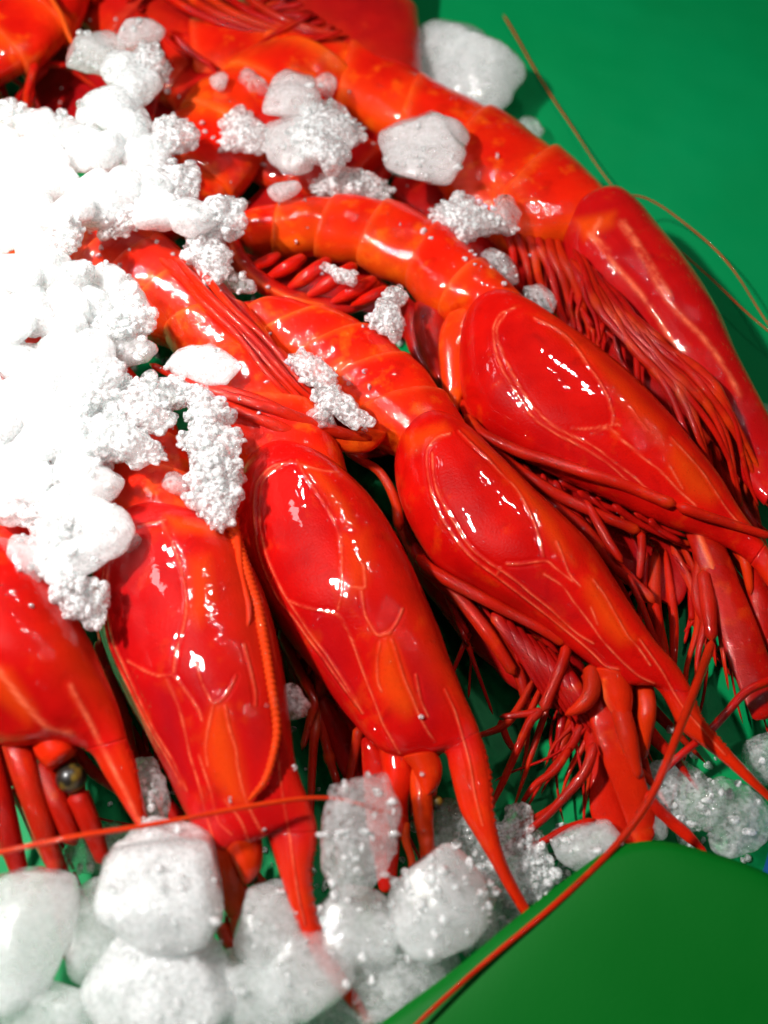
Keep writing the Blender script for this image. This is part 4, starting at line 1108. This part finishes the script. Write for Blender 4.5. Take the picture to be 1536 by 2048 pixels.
# far and upper ice
I('milky', [(880, 62, 46), (925, 105, 62), (965, 150, 62), (1005, 130, 44), (985, 205, 44), (915, 165, 45)], 1.5, 'large lobed milky ice lump on green sheet at the top, outside the row of prawns', seed=1)
I('clear', [(1045, 255, 26), (1070, 270, 20)], 0.5, 'small wet clear ice bit on the green sheet beside the big lobed lump', 4, seed=2)
I('milky', [(800, 275, 48), (850, 270, 56), (895, 275, 52), (815, 330, 46), (870, 340, 50), (900, 320, 34)], 3.3, 'big squarish milky ice lump wedged between the curled prawn and the outer prawn', seed=3)
I('milky', [(585, 175, 48), (570, 205, 46), (610, 210, 40)], 4.0, 'tall pale ice lump rising to a point near the top behind the curled prawn', seed=4, facet=0.3)
I('grain', [(640, 235, 48), (680, 265, 44), (625, 285, 50), (660, 310, 40), (710, 260, 30)], 3.7, 'broad crumbly white ice clump below the pointed pale lump', seed=5)
I('milky', [(575, 265, 50), (600, 320, 46), (560, 300, 36)], 3.5, 'white ice lump in the middle of the cluster above the curled prawn', seed=6)
I('grain', [(480, 250, 36), (510, 275, 38), (465, 285, 28)], 3.2, 'pinkish crumbly ice clump at the left end of the cluster above the curled prawn', seed=7)
I('milky', [(440, 158, 20), (436, 168, 17)], 3.4, 'single small white ice pebble on the blurred red prawns near the top', 4, seed=8)
I('clear', [(492, 152, 24), (515, 175, 24)], 3.2, 'greyish translucent ice bit left of the pointed pale lump', 4, seed=9)
I('clear', [(655, 180, 24), (640, 165, 18)], 3.2, 'translucent ice bit right of the pointed pale lump', 4, seed=10)
I('milky', [(548, 384, 22), (580, 380, 24), (565, 383, 22)], 3.3, 'small rounded oblong ice pebble above the tail bend of the curled prawn', 4, seed=11)
I('grain', [(640, 370, 24), (680, 362, 30), (720, 368, 32), (760, 380, 26)], 2.6, 'long crumbly ice strip along the back of the curled prawn', seed=12)
I('grain', [(885, 430, 30), (925, 425, 36), (960, 440, 34), (930, 465, 26), (985, 455, 24)], 3.0, 'crumbly bright ice clump behind the back of the curled prawn', seed=13)
I('clear', [(1010, 400, 24), (1005, 435, 28), (1015, 460, 22)], 3.2, 'upright reddish see-through ice piece leaning on the outer prawn', seed=14, facet=0.3)
I('clear', [(985, 510, 24), (1010, 535, 24), (1020, 560, 18)], 2.4, 'grey wet ice pieces just behind the shoulder of the curled prawn', 4, seed=15)
I('clear', [(1078, 590, 28), (1090, 612, 26), (1062, 585, 20)], 2.6, 'flat glassy grey ice shard between the curled prawn and outer prawn', 4, seed=16, facet=0.15, flat=0.5)
I('grain', [(785, 598, 22), (770, 625, 24), (785, 655, 26), (750, 640, 18)], 3.4, 'crumbly pink ice clump at the tail tip of the curled prawn', seed=17)
I('grain', [(650, 535, 12), (680, 548, 16), (706, 562, 14)], 3.1, 'tiny row of ice crumbs on the swimmerets', 4, seed=18)
I('grain', [(600, 725, 24), (628, 740, 30), (650, 765, 24)], 4.0, 'crumbly flake of ice on the middle prawn tail, upper half of a long strip', seed=19)
I('grain', [(660, 800, 26), (690, 815, 24), (720, 840, 22), (645, 790, 20)], 3.9, 'crumbly flake of ice on the middle prawn tail, lower half of a long strip', seed=20)
I('clear', [(628, 838, 20), (655, 845, 20)], 3.7, 'dark wet ice crumbs below the crumbly strip', 4, seed=21)
I('white', [(370, 725, 36), (410, 728, 40), (450, 735, 36), (345, 730, 26)], 4.3, 'smooth oval white ice flake lying on red shell above the thin feelers', seed=22, flat=0.5)
I('milky', [(250, 690, 30), (285, 700, 26), (235, 700, 24)], 4.6, 'pinkish ice flake touching the left end of the oval white flake', seed=23, flat=0.6)
I('grain', [(420, 470, 32), (400, 500, 34), (440, 520, 30), (430, 550, 24)], 3.9, 'white crumbly ice clump left of the tail bend of the curled prawn', seed=24)
I('clear', [(480, 572, 20), (502, 575, 18), (455, 555, 20)], 3.3, 'small grey glassy ice bit between curled prawn tail and white clump', 4, seed=25)
# column of coarse grains in the middle
I('grain', [(400, 800, 26), (425, 830, 34), (395, 840, 24)], 4.8, 'coarse grainy ice clump at the head of the grainy column', seed=26)
I('grain', [(415, 880, 40), (450, 890, 30), (385, 880, 26)], 4.9, 'coarse grainy ice clump in the upper middle of the grainy column', seed=27)
I('grain', [(420, 940, 40), (455, 950, 30), (395, 950, 24)], 4.9, 'coarse grainy ice clump in the lower middle of the grainy column', seed=28)
I('grain', [(430, 1000, 34), (460, 985, 26), (440, 1035, 26)], 4.8, 'coarse grainy ice clump at the foot of the column above the looped feeler', seed=29)
I('clear', [(345, 965, 22), (362, 978, 18)], 4.7, 'clear ice bead left of the grainy column', 4, seed=30)
I('grain', [(280, 800, 46), (310, 830, 36), (255, 830, 34)], 5.0, 'round grainy ice clump with a pink middle left of the column', seed=31)
I('grain', [(345, 785, 34), (370, 790, 24)], 4.7, 'grainy ice clump between the pink clump and the thin feelers', seed=32)
I('grain', [(220, 870, 44), (265, 890, 36), (300, 910, 28)], 5.1, 'grainy white ice clump above the dark red crack', seed=33)
I('milky', [(175, 960, 40), (205, 975, 30), (225, 985, 22)], 5.2, 'rounded ice clump with a bead edge at the pile border', seed=34)
I('white', [(130, 1060, 50), (190, 1060, 46), (235, 1050, 34), (150, 1110, 46), (110, 1140, 40), (215, 1085, 30)], 5.4, 'broad ragged ice flake overhanging the left prawn shells', seed=35, flat=0.5)
I('grain', [(130, 1180, 36), (165, 1195, 34), (185, 1225, 24), (110, 1170, 26)], 5.0, 'grey grainy ice lump hanging below the broad ragged flake', seed=36)
I('milky', [(45, 1110, 36), (55, 1145, 26)], 5.4, 'small pointed ice flake at the left end of the broad ragged flake', seed=37, flat=0.6)
I('clear', [(255, 1085, 18), (268, 1078, 14)], 4.7, 'clear ice bead at the right tip of the broad ragged flake', 4, seed=38)
# between heads and at the front
I('grain', [(580, 1392, 22), (595, 1415, 20)], 3.0, 'pink grainy ice crumb caught among the legs', 4, seed=39)
I('clear', [(288, 1530, 24), (285, 1580, 28), (310, 1610, 26)], 2.9, 'brownish clear ice lump between the two left heads', 4, seed=40)
I('clear', [(735, 1612, 40), (760, 1580, 30), (715, 1660, 48), (700, 1710, 50), (690, 1755, 40), (770, 1620, 28)], 3.5, 'tall wet pointed ice shard standing in front of the middle head', seed=41, facet=0.4)
I('white', [(300, 1720, 70), (370, 1710, 60), (300, 1800, 82), (380, 1790, 66), (400, 1850, 50), (260, 1770, 60)], 3.8, 'big brilliant white ice lump at lower left below the feeler', seed=42)
I('milky', [(40, 1820, 70), (90, 1830, 50), (40, 1900, 76), (20, 1960, 60)], 3.0, 'large pale ice lump in the lower left corner', seed=43)
I('milky', [(190, 1850, 50), (200, 1910, 50), (170, 1800, 30)], 2.2, 'greyish ice lump squeezed between the corner lump and brilliant white lump', seed=44)
I('white', [(330, 1940, 84), (270, 1990, 70), (390, 1990, 70), (340, 2030, 80)], 3.0, 'wide white ice lump at the bottom edge below the brilliant white lump', seed=45)
I('milky', [(60, 2030, 60), (130, 2050, 60)], 2.6, 'pale ice lump cut by the bottom edge in the left corner', seed=46)
I('milky', [(540, 1820, 46), (545, 1870, 44), (515, 1850, 34)], 2.7, 'upright oval ice lump left of the long red rostrum', seed=47)
I('milky', [(610, 1910, 56), (600, 1970, 56), (560, 1990, 50)], 2.4, 'pale ice lump behind the long red rostrum near the bottom', seed=48)
I('milky', [(500, 2000, 60), (460, 1960, 50), (530, 2040, 56)], 2.4, 'soft white ice lump at the bottom edge right of the wide lump', seed=49)
I('milky', [(870, 1760, 50), (890, 1800, 62), (860, 1840, 64), (910, 1850, 50), (845, 1790, 44)], 2.6, 'rounded white ice lump touching the shorter rostrum at the bottom', seed=50)
I('milky', [(720, 1850, 56), (690, 1880, 50), (750, 1880, 44), (680, 1830, 40)], 2.3, 'greyish white ice lump below the pointed shard', seed=51)
I('clear', [(930, 1790, 50), (945, 1850, 40)], 1.8, 'greenish rim of melting ice behind the rounded white lump', seed=52)
I('clear', [(810, 1930, 70), (850, 1900, 60), (760, 1960, 60), (880, 1930, 40)], 1.7, 'melting grey green ice lump on the sheet at the bottom', seed=53)
I('clear', [(700, 1980, 50), (740, 2020, 50), (650, 2030, 40)], 1.4, 'low wet ice lump at the bottom edge next to the green flap', seed=54)
I('clear', [(920, 1660, 50), (960, 1680, 46), (890, 1680, 36)], 0.9, 'flat green tinted ice slab under the middle rostrum', seed=55, flat=0.4)
I('grain', [(1030, 1700, 40), (1060, 1750, 36), (1010, 1760, 36), (1040, 1620, 22)], 0.9, 'green tinted crumbly frost on sheet below the slim legs', seed=56, flat=0.5)
I('milky', [(1170, 1690, 36), (1210, 1695, 36), (1140, 1690, 28)], 1.0, 'white ice lump behind the crest of the green flap', seed=57)
I('clear', [(1010, 1830, 40), (1000, 1880, 36)], 0.7, 'pale turquoise ice bit at the left end of the green flap', 4, seed=58, flat=0.5)
I('clear', [(1350, 1570, 50), (1390, 1600, 44), (1330, 1610, 40)], 0.7, 'dark green frosty ice patch below the sharp right rostrum', seed=59, flat=0.35)
I('clear', [(1460, 1640, 46), (1500, 1650, 40), (1440, 1600, 34)], 0.8, 'bluish ice piece in front of the blue corner', seed=60, flat=0.45)
I('clear', [(1530, 1500, 34), (1545, 1540, 30)], 0.8, 'grey ice bit cut by the right edge above the blue corner', 4, seed=61)
I('milky', [(1290, 1640, 22), (1310, 1650, 22)], 0.8, 'little white ice crumb beside the round tipped antennal scale', 4, seed=62)
I('clear', [(170, 1700, 40), (220, 1690, 36)], 1.4, 'dim ice lump in the shade behind the brilliant white lump', 4, seed=63)
I('clear', [(1528, 815, 12), (1530, 835, 10)], 1.2, 'tiny glinting ice bit by the right edge at the outer prawn head', 4, seed=64)

# the pile at the left: many alike lumps
rs = np.random.RandomState(5)
POLY = [[(160, 40), (240, 30), (300, 90), (310, 190), (370, 215), (385, 260), (340, 330), (390, 390), (445, 440), (420, 480), (300, 465), (200, 455), (120, 500), (280, 560), (290, 640), (225, 680), (215, 760), (190, 830), (200, 920), (140, 960), (120, 1050), (0, 1060), (-60, 900), (-60, 250), (20, 220), (80, 190), (140, 250), (170, 150)]]
cand = []
for iy, yy in enumerate(range(20, 1060, 58)):
    for xx in range(-60, 460, 58):
        p = np.array([[xx + rs.uniform(-18, 18) + (29 if iy % 2 else 0), yy + rs.uniform(-18, 18)]])
        if in_poly(p, POLY[0], 1.0)[0] > 0.5:
            cand.append(p[0])
GAP = [(125, 300, 26), (195, 442, 26)]
zl = lambda x, y: 4.2 + 1.5 * math.exp(-((x - 60) / 190) ** 2 - ((y - 620) / 330) ** 2)
HOW = {'white': 'brilliant white', 'grain': 'crumbly white', 'milky': 'pale milky'}


def where(x, y):
    v = [s for lim, s in ((120, "at the pile's top tip"), (230, 'level with the pointed pale lump'), (330, 'level with the big squarish lump'), (430, "level with the curled prawn's back"),
                          (540, 'level with the swimmerets'), (660, 'level with the feeler bundle'), (780, 'level with the oval flake'), (880, 'level with the pink middled clump'),
                          (980, 'just above the ragged flake'), (9999, 'behind the ragged flake')) if y < lim][0]
    h = [s for lim, s in ((10, 'cut by the left edge'), (75, 'next to the left edge'), (140, 'left of mid pile'), (205, 'mid pile'), (270, 'right of mid pile'), (335, 'towards the right rim'), (9999, 'on the right rim')) if x < lim][0]
    return v + ', ' + h


for q_, (x, y) in enumerate(cand):
    if any((x - gx_) ** 2 + (y - gy_) ** 2 < gr_ ** 2 for gx_, gy_, gr_ in GAP):
        continue
    r_ = rs.uniform(38, 54)
    edge_ = in_poly(np.array([[x, y]]), POLY[0], 45)[0]
    kind = 'white' if edge_ > 0.93 or rs.rand() < 0.35 else ('grain' if y > 300 or rs.rand() < 0.4 else 'milky')
    lob = [(x, y, r_)] + [(x + r_ * rs.uniform(-.8, .8), y + r_ * rs.uniform(-.7, .7), r_ * rs.uniform(.55, .8)) for _ in range(3)]
    I(kind, lob, zl(x, y) + rs.uniform(-0.25, 0.3), HOW[kind] + ' ice lump ' + where(x, y), 6 if kind == 'grain' else 5, seed=200 + q_, group='heaped white ice at the left')

# ------------------------------------------------------------------ water beads on the shells
m, nt, b = nodes('water')
tr = N(nt, 'ShaderNodeBsdfTransparent')
gs = N(nt, 'ShaderNodeBsdfGlossy')
gs.inputs['Roughness'].default_value = 0.04
fr = N(nt, 'ShaderNodeFresnel')
fr.inputs[0].default_value = 1.36
mx = N(nt, 'ShaderNodeMixShader')
L(nt, math_(nt, 'MULTIPLY', fr.outputs[0], math_(nt, 'SUBTRACT', 1.0, N(nt, 'ShaderNodeNewGeometry').outputs['Backfacing'])), mx.inputs[0])
L(nt, tr.outputs[0], mx.inputs[1])
L(nt, gs.outputs[0], mx.inputs[2])
L(nt, mx.outputs[0], nt.nodes['Material Output'].inputs['Surface'])
P_ = np.vstack([x[0] for x in WET])
N_ = np.vstack([x[1] for x in WET])
W_ = np.concatenate([x[2] for x in WET])
W_ = W_ * np.clip(0.15 + wob(P_, 91, 0.9, 3), 0.02, 1.2) ** 2
qx = proj(P_)
W_[(qx[:, 0] < -40) | (qx[:, 0] > 1580) | (qx[:, 1] < -40) | (qx[:, 1] > 1900)] = 0
rs = np.random.RandomState(8)
pick = rs.choice(len(P_), 4200, replace=False, p=W_ / W_.sum())
bv, bf = ico(2)
rad = 0.016 + 0.06 * rs.rand(len(pick)) ** 3
nn = N_[pick]
t1 = np.cross(nn, [0.3, 0.9, 0.1])
t1 /= np.linalg.norm(t1, axis=1, keepdims=True)
t2 = np.cross(nn, t1)
sx = rad * rs.uniform(0.8, 1.7, len(pick))
V_ = P_[pick][:, None] + t1[:, None] * (bv[None, :, 0:1] * sx[:, None, None]) + t2[:, None] * (bv[None, :, 1:2] * rad[:, None, None]) + nn[:, None] * (bv[None, :, 2:3] * 0.5 * rad[:, None, None])
F_ = bf[None] + (np.arange(len(pick)) * len(bv))[:, None, None]
o = mesh_obj('water_beads', V_.reshape(-1, 3), F_.reshape(-1, 3), m)
tag(o, 'tiny clear water beads scattered over the wet red prawn shells', 'water', kind='stuff')

# ------------------------------------------------------------------ slush: crumbs of ice lying on whatever is under them
bpy.context.view_layer.update()
dg = bpy.context.evaluated_depsgraph_get()
rs = np.random.RandomState(21)
spots = []
rim = spline(POLY[0] + [POLY[0][0]], 400)
for _ in range(420):
    q0 = rim[rs.randint(400)]
    spots.append((q0[0] + rs.normal() * 26, q0[1] + rs.normal() * 26, rs.uniform(4, 12)))
for cx, cy, s_, n_c in ((420, 920, 60, 90), (650, 780, 60, 60), (780, 620, 45, 40), (930, 430, 70, 60), (600, 300, 90, 70), (820, 380, 80, 50), (140, 1160, 70, 60), (520, 1750, 150, 120), (850, 1700, 110, 110),
                        (1050, 1720, 80, 90), (1380, 1590, 90, 80), (300, 800, 90, 80), (1000, 520, 40, 30), (640, 560, 60, 40), (580, 1420, 30, 12), (300, 1580, 30, 16), (1060, 1850, 70, 40), (480, 560, 30, 20)):
    for _ in range(n_c):
        spots.append((cx + rs.normal() * s_, cy + rs.normal() * s_, rs.uniform(3, 11)))
bv, bf = ico(2)
VV, FF = [], []
for x, y, r_ in spots:
    tgt = at(x, y, 0.0)
    ok, hit, nor, _i, ob, _m = sc.ray_cast(dg, Vector(CAM * S), Vector(tgt - CAM).normalized())
    if not ok or nor.z < 0.35 or ob.name.startswith(('plastic', 'blue')):
        continue
    hp = np.array(hit) / S
    if ob.parent is not None:          # few on the smooth shells
        if rs.rand() > (0.22 if y < 900 and x < 1000 else 0.07):
            continue
        r_ *= 0.7
    rr_ = px2cm(r_, hp[2])
    d = rs.normal(size=(9, 3))
    d /= np.linalg.norm(d, axis=1, keepdims=True)
    nd = bv @ d.T
    R_ = np.minimum(np.min(np.where(nd > 1e-3, rs.uniform(0.6, 1.0, 9)[None] / np.maximum(nd, 1e-3), 9), 1), 1.25)
    P = bv * R_[:, None] * rr_ * rs.uniform(0.6, 1.3, 3) * np.array([1, 1, 0.8])
    VV.append(P + hp + np.array(nor) * rr_ * 0.35)
    FF.append(bf + len(VV[:-1]) * len(bv))
o = mesh_obj('ice_crumbs', np.vstack(VV), np.vstack(FF), ICE['grain'])
tag(o, 'loose crumbs of crushed ice strewn between the larger ice lumps and on the shells', 'ice', kind='stuff')
